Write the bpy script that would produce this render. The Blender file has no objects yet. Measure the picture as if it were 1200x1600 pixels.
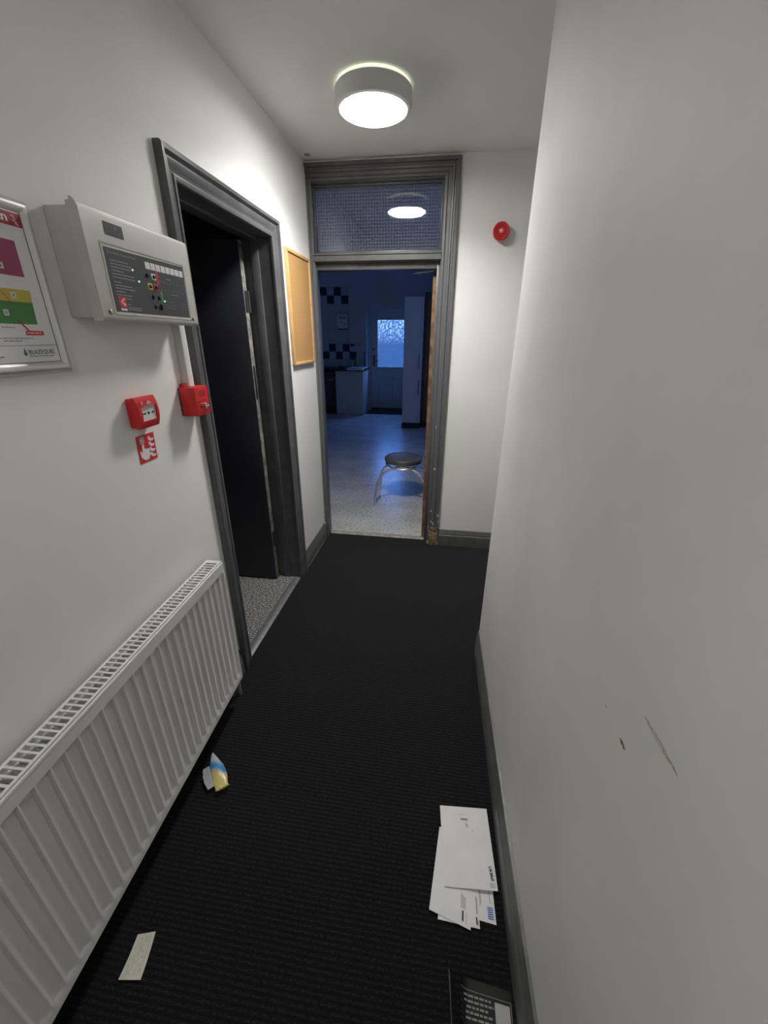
import bpy, bmesh, math, random
from mathutils import Vector, Matrix
random.seed(7)
C = bpy.context.scene.collection
PI = math.pi

# ---------------------------------------------------------------- camera, world, lights, exposure
cam_d = bpy.data.cameras.new('camera')
cam = bpy.data.objects.new('camera', cam_d); C.objects.link(cam)
cam_d.sensor_fit = 'VERTICAL'; cam_d.sensor_height = 36.0
cam_d.lens = 36.0 * 631.63 / 1600.0
cam_d.clip_start = 0.02
_r = Vector((0.9893767, 0.14527956, 0.0052526)); _u = Vector((-0.06210794, 0.38974457, 0.9188263)); _f = Vector((-0.13143951, 0.90939156, -0.39462721))
M = Matrix(((_r.x, _u.x, -_f.x, 0.0), (_r.y, _u.y, -_f.y, 0.0), (_r.z, _u.z, -_f.z, 1.50), (0, 0, 0, 1)))
cam.matrix_world = M
bpy.context.scene.camera = cam

world = bpy.data.worlds.new('dusk_sky'); bpy.context.scene.world = world
world.use_nodes = True
bg = world.node_tree.nodes['Background']
bg.inputs[0].default_value = (0.13, 0.33, 1.0, 1); bg.inputs[1].default_value = 17.0

vs = bpy.context.scene.view_settings
vs.view_transform = 'Standard'; vs.look = 'None'; vs.gamma = 1.0; vs.use_curve_mapping = False
vs.exposure = 2.05
LAMP_STRENGTH = 11.0
LAMP_POWER = 3.3
FILL_LAMP = 0.62
PANE_STRENGTH = 0.24
# the door pane is where the sky gets in: a portal only guides sampling, it adds no light
_p = bpy.data.lights.new('door_pane_portal', 'AREA'); _p.shape = 'RECTANGLE'; _p.size = 0.6; _p.size_y = 0.95; _p.cycles.is_portal = True
_po = bpy.data.objects.new('door_pane_portal', _p); C.objects.link(_po); _po.location = (-1.205, 9.36, 1.39); _po.rotation_euler = (-PI / 2, 0, 0)

# ---------------------------------------------------------------- materials
def _mat(name):
    m = bpy.data.materials.new(name); m.use_nodes = True
    nt = m.node_tree; b = nt.nodes['Principled BSDF']
    return m, nt, b
def N(nt, t, **k):
    n = nt.nodes.new(t)
    for a, v in k.items(): setattr(n, a, v)
    return n
def mat(name, col, rough=0.6, metal=0.0, spec=0.5, var=0.06, scale=8.0, bump=0.0, bscale=60.0, coat=0.0, col2=None, lo=0.35, hi=0.65, detail=4.0):
    """base colour broken up by noise, optional fine relief"""
    m, nt, b = _mat(name)
    tc = N(nt, 'ShaderNodeTexCoord')
    no = N(nt, 'ShaderNodeTexNoise'); no.inputs['Scale'].default_value = scale; no.inputs['Detail'].default_value = detail
    nt.links.new(tc.outputs['Object'], no.inputs['Vector'])
    rp = N(nt, 'ShaderNodeValToRGB')
    rp.color_ramp.elements[0].position = lo; rp.color_ramp.elements[1].position = hi
    c2 = col2 if col2 else tuple(max(0, c * (1 - var)) for c in col)
    rp.color_ramp.elements[0].color = (*c2, 1); rp.color_ramp.elements[1].color = (*col, 1)
    nt.links.new(no.outputs['Fac'], rp.inputs[0]); nt.links.new(rp.outputs[0], b.inputs['Base Color'])
    b.inputs['Roughness'].default_value = rough; b.inputs['Metallic'].default_value = metal
    b.inputs['Specular IOR Level'].default_value = spec
    if coat: b.inputs['Coat Weight'].default_value = coat
    if bump:
        n2 = N(nt, 'ShaderNodeTexNoise'); n2.inputs['Scale'].default_value = bscale; n2.inputs['Detail'].default_value = 3
        nt.links.new(tc.outputs['Object'], n2.inputs['Vector'])
        bp = N(nt, 'ShaderNodeBump'); bp.inputs['Strength'].default_value = bump; bp.inputs['Distance'].default_value = 0.004
        nt.links.new(n2.outputs['Fac'], bp.inputs['Height']); nt.links.new(bp.outputs[0], b.inputs['Normal'])
    return m
def emis(name, col, s):
    m, nt, b = _mat(name)
    b.inputs['Base Color'].default_value = (*col, 1); b.inputs['Emission Color'].default_value = (*col, 1); b.inputs['Emission Strength'].default_value = s
    return m

WALL = mat('wall_paint', (0.83, 0.825, 0.80), 0.62, var=0.05, scale=2.2, bump=0.12, bscale=35, spec=0.35)
WALLR = mat('wall_paint_scuffed', (0.83, 0.825, 0.80), 0.6, var=0.12, scale=2.6, bump=0.12, bscale=30, spec=0.35, lo=0.3, hi=0.75)
CEIL = mat('ceiling_paint', (0.91, 0.895, 0.88), 0.7, var=0.03, scale=3, bump=0.1, bscale=25, spec=0.3)
GREY = mat('grey_gloss_paint', (0.115, 0.117, 0.122), 0.36, var=0.25, scale=14, bump=0.12, bscale=45)
SKG = mat('grey_skirting_paint', (0.125, 0.127, 0.124), 0.4, var=0.3, scale=18, bump=0.12, bscale=60)
DARKP = mat('dark_door_paint', (0.030, 0.032, 0.046), 0.45, var=0.3, scale=5)
CHIP = mat('bare_chipped_wood', (0.42, 0.28, 0.15), 0.8, scale=90, col2=(0.10, 0.06, 0.035), bump=0.9, bscale=120)
WORN = mat('worn_door_edge', (0.30, 0.29, 0.26), 0.6, scale=30, col2=(0.10, 0.10, 0.095), bump=0.4, bscale=60)
BROWN = mat('bare_brown_wood', (0.27, 0.14, 0.06), 0.6, scale=22, col2=(0.12, 0.06, 0.03), bump=0.3, bscale=60)
WHITEM = mat('white_enamel', (0.72, 0.72, 0.70), 0.32, var=0.03, scale=5, spec=0.5)
PANELG = mat('panel_grey_plastic', (0.52, 0.52, 0.47), 0.45, var=0.04, scale=20, bump=0.05, bscale=300)
OVERLAY = mat('panel_dark_membrane', (0.055, 0.06, 0.068), 0.4, var=0.1)
RED = mat('red_plastic', (0.62, 0.018, 0.022), 0.38, var=0.06, scale=12)
SIGNRED = mat('sign_red', (0.60, 0.02, 0.03), 0.5, var=0.04)
PAPER = mat('white_paper', (0.80, 0.80, 0.80), 0.75, var=0.05, scale=12)
CREAMP = mat('receipt_paper', (0.66, 0.66, 0.56), 0.8, var=0.12, scale=30)
INK = mat('black_ink', (0.03, 0.03, 0.035), 0.6, var=0.1)
GINK = mat('grey_ink', (0.30, 0.30, 0.32), 0.6, var=0.1)
LINK = mat('light_ink', (0.38, 0.39, 0.40), 0.6, var=0.1)
WINK = mat('white_ink', (0.75, 0.75, 0.74), 0.6, var=0.05)
BINK = mat('blue_ink', (0.05, 0.10, 0.45), 0.6, var=0.1)
ALU = mat('brushed_aluminium', (0.70, 0.71, 0.70), 0.36, metal=0.6, var=0.05, scale=30)
CHROME = mat('chrome', (0.75, 0.76, 0.78), 0.12, metal=1.0, var=0.03)
STEELD = mat('dark_steel', (0.18, 0.18, 0.19), 0.35, metal=0.9, var=0.1)
BLACKP = mat('black_plastic', (0.012, 0.012, 0.014), 0.4, var=0.1)
CORK = mat('cork', (0.56, 0.32, 0.12), 0.85, scale=160, col2=(0.44, 0.24, 0.085), bump=0.3, bscale=220)
PINE = mat('pine_frame', (0.72, 0.45, 0.19), 0.5, scale=14, col2=(0.60, 0.35, 0.13))
MAGENTA = mat('poster_magenta', (0.36, 0.07, 0.16), 0.5, var=0.05)
YELLOW = mat('poster_yellow', (0.55, 0.46, 0.09), 0.5, var=0.05)
GREEN = mat('poster_green', (0.07, 0.23, 0.07), 0.5, var=0.05)
GREYCARPET = mat('grey_carpet', (0.36, 0.36, 0.34), 0.95, scale=120, col2=(0.04, 0.04, 0.045), bump=0.9, bscale=140, lo=0.44, hi=0.58)
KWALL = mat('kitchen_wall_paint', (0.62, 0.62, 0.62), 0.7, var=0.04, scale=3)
TILEW = mat('white_glazed_tile', (0.55, 0.55, 0.54), 0.25, var=0.05)
TILED = mat('black_glazed_tile', (0.035, 0.037, 0.05), 0.25, var=0.2)
GROUT = mat('tile_grout', (0.35, 0.35, 0.34), 0.9, var=0.1)
UPVC = mat('white_upvc', (0.68, 0.70, 0.72), 0.35, var=0.03)
KUNIT = mat('white_laminate', (0.58, 0.53, 0.46), 0.45, var=0.03)
WTOP = mat('black_worktop', (0.012, 0.012, 0.014), 0.3, var=0.3, scale=80)
DKWOOD = mat('dark_brown_laminate', (0.075, 0.045, 0.035), 0.5, var=0.3, scale=10)
MATB = mat('black_coir_mat', (0.02, 0.018, 0.017), 0.95, var=0.4, scale=80, bump=0.6, bscale=200)
PLINTH = mat('black_plinth', (0.015, 0.015, 0.017), 0.5, var=0.1)
SEATV = mat('grey_vinyl_seat', (0.10, 0.105, 0.10), 0.42, var=0.08, scale=20, bump=0.06, bscale=90)
SILL = mat('worn_threshold', (0.42, 0.41, 0.37), 0.7, scale=40, col2=(0.26, 0.25, 0.23), bump=0.3)
STRIP = mat('metal_carpet_strip', (0.45, 0.45, 0.45), 0.35, metal=0.7, var=0.2, scale=30)
COPPER = mat('painted_pipe', (0.42, 0.41, 0.37), 0.45, var=0.3, scale=30)
FLYER = mat('glossy_black_print', (0.018, 0.019, 0.018), 0.22, var=0.2, scale=10)
LAMPW = mat('lamp_body_white', (0.72, 0.73, 0.70), 0.45, var=0.02)
DIFF = emis('lamp_diffuser', (1.0, 0.985, 0.95), LAMP_STRENGTH)
HALO = emis('lamp_back_glow', (0.90, 1.0, 0.74), 0.21)
GLED = emis('green_led', (0.30, 1.0, 0.35), 0.3)
WLED = emis('pale_led', (1.0, 0.8, 0.78), 0.18)
SCUFF = mat('brown_scuff', (0.40, 0.35, 0.28), 0.7, scale=160, col2=(0.66, 0.64, 0.60))
CHIPD = mat('plaster_chip', (0.42, 0.33, 0.20), 0.8, scale=200, col2=(0.06, 0.05, 0.03))
PATCHM = mat('ceiling_stain', (0.36, 0.34, 0.28), 0.8, scale=60)
SOCKW = mat('socket_white', (0.55, 0.55, 0.55), 0.4)
YGB = mat('yellow_green_bottle', (0.22, 0.22, 0.03), 0.35, var=0.1)
GREENINK = mat('green_ink', (0.06, 0.35, 0.12), 0.6)
YPLATE = mat('yellow_plate', (0.65, 0.60, 0.08), 0.5)

def carpet_material():
    m, nt, b = _mat('black_ribbed_carpet')
    tc = N(nt, 'ShaderNodeTexCoord')
    no = N(nt, 'ShaderNodeTexNoise'); no.inputs['Scale'].default_value = 6; no.inputs['Detail'].default_value = 3
    nt.links.new(tc.outputs['Object'], no.inputs['Vector'])
    # slight wander of the ribs
    sep = N(nt, 'ShaderNodeSeparateXYZ'); nt.links.new(tc.outputs['Object'], sep.inputs[0])
    ad = N(nt, 'ShaderNodeMath', operation='MULTIPLY_ADD'); ad.inputs[1].default_value = 0.006
    nt.links.new(no.outputs['Fac'], ad.inputs[0]); nt.links.new(sep.outputs['Y'], ad.inputs[2])
    mu = N(nt, 'ShaderNodeMath', operation='MULTIPLY'); mu.inputs[1].default_value = 2 * PI / 0.0132
    nt.links.new(ad.outputs[0], mu.inputs[0])
    si = N(nt, 'ShaderNodeMath', operation='SINE'); nt.links.new(mu.outputs[0], si.inputs[0])
    mp = N(nt, 'ShaderNodeMapRange'); mp.inputs[1].default_value = -1; mp.inputs[2].default_value = 1
    nt.links.new(si.outputs[0], mp.inputs[0])
    mpv = N(nt, 'ShaderNodeMapping'); mpv.inputs['Scale'].default_value = (110, 330, 200)
    nt.links.new(tc.outputs['Object'], mpv.inputs[0])
    n2 = N(nt, 'ShaderNodeTexNoise'); n2.inputs['Scale'].default_value = 1.0; n2.inputs['Detail'].default_value = 3
    nt.links.new(mpv.outputs[0], n2.inputs['Vector'])
    mr = N(nt, 'ShaderNodeMapRange'); mr.inputs[1].default_value = 0.40; mr.inputs[2].default_value = 0.72
    nt.links.new(n2.outputs['Fac'], mr.inputs[0])
    pr = N(nt, 'ShaderNodeMath', operation='MULTIPLY'); nt.links.new(mp.outputs[0], pr.inputs[0]); nt.links.new(mr.outputs[0], pr.inputs[1])
    rp = N(nt, 'ShaderNodeValToRGB')
    rp.color_ramp.elements[0].position = 0.05; rp.color_ramp.elements[1].position = 0.75
    rp.color_ramp.elements[0].color = (0.002, 0.002, 0.003, 1); rp.color_ramp.elements[1].color = (0.018, 0.018, 0.018, 1)
    nt.links.new(pr.outputs[0], rp.inputs[0]); nt.links.new(rp.outputs[0], b.inputs['Base Color'])
    b.inputs['Roughness'].default_value = 0.95; b.inputs['Specular IOR Level'].default_value = 0.15
    bp = N(nt, 'ShaderNodeBump'); bp.inputs['Strength'].default_value = 0.6; bp.inputs['Distance'].default_value = 0.002
    b.inputs['Sheen Weight'].default_value = 0.10; b.inputs['Sheen Roughness'].default_value = 0.6
    nt.links.new(pr.outputs[0], bp.inputs['Height']); nt.links.new(bp.outputs[0], b.inputs['Normal'])
    return m
CARPET = carpet_material()

def vinyl_material():
    m, nt, b = _mat('grey_speckled_vinyl')
    tc = N(nt, 'ShaderNodeTexCoord')
    n1 = N(nt, 'ShaderNodeTexNoise'); n1.inputs['Scale'].default_value = 45; n1.inputs['Detail'].default_value = 6
    n2 = N(nt, 'ShaderNodeTexNoise'); n2.inputs['Scale'].default_value = 3.5; n2.inputs['Detail'].default_value = 5
    for n in (n1, n2): nt.links.new(tc.outputs['Object'], n.inputs['Vector'])
    rp = N(nt, 'ShaderNodeValToRGB')
    rp.color_ramp.elements[0].position = 0.32; rp.color_ramp.elements[1].position = 0.5
    rp.color_ramp.elements[0].color = (0.36, 0.36, 0.34, 1); rp.color_ramp.elements[1].color = (0.66, 0.66, 0.62, 1)
    nt.links.new(n1.outputs['Fac'], rp.inputs[0])
    r2 = N(nt, 'ShaderNodeValToRGB'); r2.color_ramp.elements[0].position = 0.3; r2.color_ramp.elements[1].position = 0.7
    r2.color_ramp.elements[0].color = (0.75, 0.74, 0.70, 1); r2.color_ramp.elements[1].color = (1, 1, 1, 1)
    nt.links.new(n2.outputs['Fac'], r2.inputs[0])
    mx = N(nt, 'ShaderNodeMix', data_type='RGBA', blend_type='MULTIPLY'); mx.inputs[0].default_value = 1
    nt.links.new(rp.outputs[0], mx.inputs[6]); nt.links.new(r2.outputs[0], mx.inputs[7])
    nt.links.new(mx.outputs[2], b.inputs['Base Color'])
    b.inputs['Roughness'].default_value = 0.27; b.inputs['Specular IOR Level'].default_value = 1.0
    bp = N(nt, 'ShaderNodeBump'); bp.inputs['Strength'].default_value = 0.12; bp.inputs['Distance'].default_value = 0.003
    nt.links.new(n1.outputs['Fac'], bp.inputs['Height']); nt.links.new(bp.outputs[0], b.inputs['Normal'])
    return m
VINYL = vinyl_material()

def transom_glass():
    """cast glass pressed with a fine grid of squares"""
    m = bpy.data.materials.new('small_square_textured_glass'); m.use_nodes = True
    nt = m.node_tree; nt.nodes.clear()
    out = N(nt, 'ShaderNodeOutputMaterial')
    tc = N(nt, 'ShaderNodeTexCoord'); sep = N(nt, 'ShaderNodeSeparateXYZ'); nt.links.new(tc.outputs['Object'], sep.inputs[0])
    hs = []
    for ax in ('X', 'Z'):
        mu = N(nt, 'ShaderNodeMath', operation='MULTIPLY'); mu.inputs[1].default_value = 2 * PI / 0.0175
        nt.links.new(sep.outputs[ax], mu.inputs[0])
        si = N(nt, 'ShaderNodeMath', operation='SINE'); nt.links.new(mu.outputs[0], si.inputs[0]); hs.append(si)
    ad = N(nt, 'ShaderNodeMath', operation='MAXIMUM'); nt.links.new(hs[0].outputs[0], ad.inputs[0]); nt.links.new(hs[1].outputs[0], ad.inputs[1])
    bp = N(nt, 'ShaderNodeBump'); bp.inputs['Strength'].default_value = 0.0035; bp.inputs['Distance'].default_value = 0.001
    nt.links.new(ad.outputs[0], bp.inputs['Height'])
    gl = N(nt, 'ShaderNodeBsdfGlossy'); gl.inputs['Roughness'].default_value = 0.03; gl.inputs['Color'].default_value = (0.95, 0.97, 1, 1)
    nt.links.new(bp.outputs[0], gl.inputs['Normal'])
    tr = N(nt, 'ShaderNodeBsdfTransparent'); tr.inputs['Color'].default_value = (0.62, 0.66, 0.72, 1)
    di = N(nt, 'ShaderNodeBsdfDiffuse'); di.inputs['Color'].default_value = (0.45, 0.47, 0.52, 1)
    # diffuse grey mixed in along the grid lines
    mr = N(nt, 'ShaderNodeMapRange'); mr.inputs[1].default_value = 0.55; mr.inputs[2].default_value = 1.0; mr.inputs[3].default_value = 0.02; mr.inputs[4].default_value = 0.26
    nt.links.new(ad.outputs[0], mr.inputs[0])
    m1 = N(nt, 'ShaderNodeMixShader'); nt.links.new(mr.outputs[0], m1.inputs[0]); nt.links.new(tr.outputs[0], m1.inputs[1]); nt.links.new(di.outputs[0], m1.inputs[2])
    fr = N(nt, 'ShaderNodeFresnel'); fr.inputs['IOR'].default_value = 1.75
    m2 = N(nt, 'ShaderNodeMixShader'); nt.links.new(fr.outputs[0], m2.inputs[0]); nt.links.new(m1.outputs[0], m2.inputs[1]); nt.links.new(gl.outputs[0], m2.inputs[2])
    nt.links.new(m2.outputs[0], out.inputs[0])
    return m
TGLASS = transom_glass()

def obscure_glass():
    """patterned door glass, dusk sky glow and speckle painted in as emission"""
    m, nt, b = _mat('obscure_glass_painted_sky')
    tc = N(nt, 'ShaderNodeTexCoord')
    vo = N(nt, 'ShaderNodeTexVoronoi'); vo.inputs['Scale'].default_value = 26
    no = N(nt, 'ShaderNodeTexNoise'); no.inputs['Scale'].default_value = 24; no.inputs['Detail'].default_value = 2
    nt.links.new(tc.outputs['Object'], vo.inputs['Vector']); nt.links.new(tc.outputs['Object'], no.inputs['Vector'])
    sep = N(nt, 'ShaderNodeSeparateXYZ'); nt.links.new(tc.outputs['Object'], sep.inputs[0])
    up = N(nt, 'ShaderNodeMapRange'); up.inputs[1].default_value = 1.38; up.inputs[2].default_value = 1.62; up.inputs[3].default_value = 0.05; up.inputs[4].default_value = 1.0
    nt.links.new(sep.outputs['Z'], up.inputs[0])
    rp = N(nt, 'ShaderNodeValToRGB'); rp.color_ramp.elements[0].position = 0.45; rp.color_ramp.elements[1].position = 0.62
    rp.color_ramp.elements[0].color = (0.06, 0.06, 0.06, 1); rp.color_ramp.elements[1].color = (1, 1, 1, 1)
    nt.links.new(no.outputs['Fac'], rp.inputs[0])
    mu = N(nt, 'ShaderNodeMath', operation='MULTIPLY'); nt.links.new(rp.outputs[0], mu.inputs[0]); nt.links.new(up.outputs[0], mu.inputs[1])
    mx = N(nt, 'ShaderNodeMix', data_type='RGBA'); mx.inputs[6].default_value = (0.035, 0.10, 0.33, 1); mx.inputs[7].default_value = (0.42, 0.80, 1.35, 1)  # painted glow: pale upper speckle stands in for sky light through the glass
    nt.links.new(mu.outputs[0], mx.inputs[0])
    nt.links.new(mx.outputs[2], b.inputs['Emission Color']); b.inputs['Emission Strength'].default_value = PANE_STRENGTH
    b.inputs['Base Color'].default_value = (0.02, 0.03, 0.06, 1); b.inputs['Roughness'].default_value = 0.2
    bp = N(nt, 'ShaderNodeBump'); bp.inputs['Strength'].default_value = 0.5; bp.inputs['Distance'].default_value = 0.004
    nt.links.new(vo.outputs['Distance'], bp.inputs['Height']); nt.links.new(bp.outputs[0], b.inputs['Normal'])
    tr = N(nt, 'ShaderNodeBsdfTransparent'); tr.inputs['Color'].default_value = (0.9, 0.95, 1, 1)
    ms = N(nt, 'ShaderNodeMixShader'); nt.links.new(tr.outputs[0], ms.inputs[1]); nt.links.new(b.outputs[0], ms.inputs[2])
    inv = N(nt, 'ShaderNodeMapRange'); inv.inputs[3].default_value = 0.62; inv.inputs[4].default_value = 0.70
    nt.links.new(mu.outputs[0], inv.inputs[0]); nt.links.new(inv.outputs[0], ms.inputs[0])
    nt.links.new(ms.outputs[0], nt.nodes['Material Output'].inputs[0])
    return m
OGLASS = obscure_glass()

def gradient_paint(name, stops, axis, a0, a1, rough=0.5):
    """printed colour bands along one axis"""
    m, nt, b = _mat(name)
    tc = N(nt, 'ShaderNodeTexCoord'); no = N(nt, 'ShaderNodeTexNoise'); no.inputs['Scale'].default_value = 60
    nt.links.new(tc.outputs['Object'], no.inputs['Vector'])
    sep = N(nt, 'ShaderNodeSeparateXYZ'); nt.links.new(tc.outputs['Object'], sep.inputs[0])
    mr = N(nt, 'ShaderNodeMapRange'); mr.inputs[1].default_value = a0; mr.inputs[2].default_value = a1
    nt.links.new(sep.outputs[axis], mr.inputs[0])
    ad = N(nt, 'ShaderNodeMath', operation='MULTIPLY_ADD'); ad.inputs[1].default_value = 0.22
    nt.links.new(no.outputs['Fac'], ad.inputs[0]); nt.links.new(mr.outputs[0], ad.inputs[2])
    rp = N(nt, 'ShaderNodeValToRGB'); cr = rp.color_ramp
    while len(cr.elements) < len(stops): cr.elements.new(0.5)
    for e, (p, c) in zip(cr.elements, stops): e.position = p; e.color = (*c, 1)
    nt.links.new(ad.outputs[0], rp.inputs[0]); nt.links.new(rp.outputs[0], b.inputs['Base Color'])
    b.inputs['Roughness'].default_value = rough
    return m

def paint_chipped(name):
    """grey gloss with paint knocked off low down"""
    m, nt, b = _mat(name)
    tc = N(nt, 'ShaderNodeTexCoord')
    n1 = N(nt, 'ShaderNodeTexNoise'); n1.inputs['Scale'].default_value = 55; n1.inputs['Detail'].default_value = 5
    mpv = N(nt, 'ShaderNodeMapping'); mpv.inputs['Scale'].default_value = (1, 1, 0.45)
    nt.links.new(tc.outputs['Object'], mpv.inputs[0]); nt.links.new(mpv.outputs[0], n1.inputs['Vector'])
    sep = N(nt, 'ShaderNodeSeparateXYZ'); nt.links.new(tc.outputs['Object'], sep.inputs[0])
    th = N(nt, 'ShaderNodeMapRange'); th.inputs[1].default_value = 0.15; th.inputs[2].default_value = 0.6; th.inputs[3].default_value = 0.60; th.inputs[4].default_value = 0.76
    nt.links.new(sep.outputs['Z'], th.inputs[0])
    gt = N(nt, 'ShaderNodeMath', operation='GREATER_THAN'); nt.links.new(n1.outputs['Fac'], gt.inputs[0]); nt.links.new(th.outputs[0], gt.inputs[1])
    mx = N(nt, 'ShaderNodeMix', data_type='RGBA'); mx.inputs[6].default_value = (0.115, 0.117, 0.122, 1); mx.inputs[7].default_value = (0.62, 0.60, 0.54, 1)
    nt.links.new(gt.outputs[0], mx.inputs[0]); nt.links.new(mx.outputs[2], b.inputs['Base Color'])
    b.inputs['Roughness'].default_value = 0.38
    bp = N(nt, 'ShaderNodeBump'); bp.inputs['Strength'].default_value = 0.3; bp.inputs['Distance'].default_value = 0.003
    nt.links.new(n1.outputs['Fac'], bp.inputs['Height']); nt.links.new(bp.outputs[0], b.inputs['Normal'])
    return m
CHIPPAINT = paint_chipped('chipped_grey_paint')

# ---------------------------------------------------------------- mesh building
class MB:
    def __init__(s): s.bm = bmesh.new()
    def box(s, x0, x1, y0, y1, z0, z1, bev=0.0, seg=2):
        x0, x1 = min(x0, x1), max(x0, x1); y0, y1 = min(y0, y1), max(y0, y1); z0, z1 = min(z0, z1), max(z0, z1)
        v = [s.bm.verts.new(p) for p in ((x0,y0,z0),(x1,y0,z0),(x1,y1,z0),(x0,y1,z0),(x0,y0,z1),(x1,y0,z1),(x1,y1,z1),(x0,y1,z1))]
        f = [s.bm.faces.new([v[i] for i in q]) for q in ((0,3,2,1),(4,5,6,7),(0,1,5,4),(1,2,6,5),(2,3,7,6),(3,0,4,7))]
        if bev > 0:
            bmesh.ops.bevel(s.bm, geom=list({e for ff in f for e in ff.edges}), offset=bev, segments=seg, affect='EDGES', profile=0.5)
        return s
    def prism(s, poly, axis, a, b, bev=0.0):
        """poly of 2D points extruded along axis ('x': pts are (y,z); 'y': (x,z); 'z': (x,y))"""
        def P(p, t): return {'x': (t, p[0], p[1]), 'y': (p[0], t, p[1]), 'z': (p[0], p[1], t)}[axis]
        A = [s.bm.verts.new(P(p, a)) for p in poly]; B = [s.bm.verts.new(P(p, b)) for p in poly]
        n = len(poly); fs = [s.bm.faces.new(A), s.bm.faces.new(list(reversed(B)))]
        for i in range(n): fs.append(s.bm.faces.new((A[i], B[i], B[(i+1) % n], A[(i+1) % n])))
        if bev > 0:
            bmesh.ops.bevel(s.bm, geom=list({e for ff in fs for e in ff.edges}), offset=bev, segments=2, affect='EDGES', profile=0.5)
        return s
    def stations(s, rows, close=True, caps=True):
        """rows of equal length joined into a skin"""
        R = [[s.bm.verts.new(p) for p in r] for r in rows]
        n = len(R[0])
        for i in range(len(R) - 1):
            for j in range(n if close else n - 1):
                s.bm.faces.new((R[i][j], R[i][(j+1) % n], R[i+1][(j+1) % n], R[i+1][j]))
        if caps and close:
            s.bm.faces.new(list(reversed(R[0]))); s.bm.faces.new(R[-1])
        return s
    def tube(s, pts, r, n=10, closed=False):
        pts = [Vector(p) for p in pts]; rows = []; up = None
        m = len(pts)
        for i, p in enumerate(pts):
            a = pts[(i-1) % m] if (closed or i > 0) else p
            b = pts[(i+1) % m] if (closed or i < m-1) else p
            t = (b - a).normalized()
            if up is None: up = t.orthogonal().normalized()
            up = (up - t * up.dot(t)).normalized()
            w = t.cross(up)
            rr = r[i] if isinstance(r, (list, tuple)) else r
            rows.append([p + (up * math.cos(2*PI*k/n) + w * math.sin(2*PI*k/n)) * rr for k in range(n)])
        if closed:
            R = [[s.bm.verts.new(q) for q in row] for row in rows]
            for i in range(m):
                for j in range(n): s.bm.faces.new((R[i][j], R[i][(j+1) % n], R[(i+1) % m][(j+1) % n], R[(i+1) % m][j]))
            return s
        return s.stations(rows)
    def lathe(s, prof, c, axis='z', n=40):
        """prof: (radius, height) pairs; solid of revolution about axis through c"""
        rows = []
        for r, h in prof:
            r = max(r, 1e-5); row = []
            for k in range(n):
                a = 2*PI*k/n; u, v = r*math.cos(a), r*math.sin(a)
                row.append({'z': (c[0]+u, c[1]+v, c[2]+h), 'y': (c[0]+u, c[1]+h, c[2]+v), 'x': (c[0]+h, c[1]+u, c[2]+v)}[axis])
            rows.append(row)
        return s.stations(rows)
    def quad(s, pts):
        s.bm.faces.new([s.bm.verts.new(p) for p in pts]); return s
    def merge(s, bmdata):
        s.bm.from_mesh(bmdata); return s

BASE = {}
def _link(name, mb, material, angle=35):
    bmesh.ops.remove_doubles(mb.bm, verts=mb.bm.verts, dist=1e-6)
    bmesh.ops.recalc_face_normals(mb.bm, faces=mb.bm.faces)
    me = bpy.data.meshes.new(name); mb.bm.to_mesh(me); mb.bm.free()
    for p in me.polygons: p.use_smooth = True
    me.set_sharp_from_angle(angle=math.radians(angle))
    me.materials.append(material)
    o = bpy.data.objects.new(name, me); C.objects.link(o)
    return o
def tag(o, label=None, cat=None, group=None, kind=None):
    if label: o['label'] = label
    if cat: o['category'] = cat
    if group: o['group'] = group
    if kind: o['kind'] = kind
    return o
TH = 0.045
NEAR = Matrix.Translation((-0.90, 1.42, 0)) @ Matrix.Rotation(TH, 4, 'Z')     # frame of the near stretch of the left wall
WORLD = Matrix.Identity(4)
def thing(name, label, cat, base=(0, 0, 0), frame=WORLD, group=None, kind=None):
    """an Empty at the thing's base; its parts are given in the frame's coordinates"""
    o = bpy.data.objects.new(name, None); C.objects.link(o); o.empty_display_size = 0.05
    o.matrix_world = frame @ Matrix.Translation(base)
    BASE[o] = Vector(base)
    return tag(o, label, cat, group, kind)
def part(name, mb, material, parent, label=None, kind=None, angle=35):
    b = BASE[parent]
    bmesh.ops.translate(mb.bm, verts=mb.bm.verts, vec=-b)
    o = _link(name, mb, material, angle); o.parent = parent; BASE[o] = b
    return tag(o, label, kind=kind)
def single(name, mb, material, label, cat, base=(0, 0, 0), frame=WORLD, group=None, kind=None, angle=35):
    bmesh.ops.translate(mb.bm, verts=mb.bm.verts, vec=-Vector(base))
    o = _link(name, mb, material, angle); o.matrix_world = frame @ Matrix.Translation(base)
    BASE[o] = Vector(base)
    return tag(o, label, cat, group, kind)
def text_mb(s, size, origin, right, up, depth=0.0003, align='LEFT', width=None, bold=0.0):
    """lettering as real, very shallow geometry"""
    cu = bpy.data.curves.new('t', 'FONT'); cu.body = s; cu.size = size; cu.align_x = align; cu.extrude = depth; cu.resolution_u = 2; cu.offset = bold
    ob = bpy.data.objects.new('t', cu); C.objects.link(ob)
    dg = bpy.context.evaluated_depsgraph_get(); dg.update()
    me = bpy.data.meshes.new_from_object(ob.evaluated_get(dg))
    bpy.data.objects.remove(ob); bpy.data.curves.remove(cu)
    R = Vector(right).normalized(); U = Vector(up).normalized(); W = R.cross(U)
    sx = 1.0
    if width:
        xs = [v.co.x for v in me.vertices]; sx = width / (max(xs) - min(xs))
    mb = MB(); mb.bm.from_mesh(me); bpy.data.meshes.remove(me)
    o = Vector(origin)
    for v in mb.bm.verts:
        c = v.co.copy(); v.co = o + R * c.x * sx + U * c.y + W * c.z
    return mb
def addto(a, b):
    me = bpy.data.meshes.new('tmp'); b.bm.to_mesh(me); b.bm.free(); a.bm.from_mesh(me); bpy.data.meshes.remove(me); return a

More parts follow.
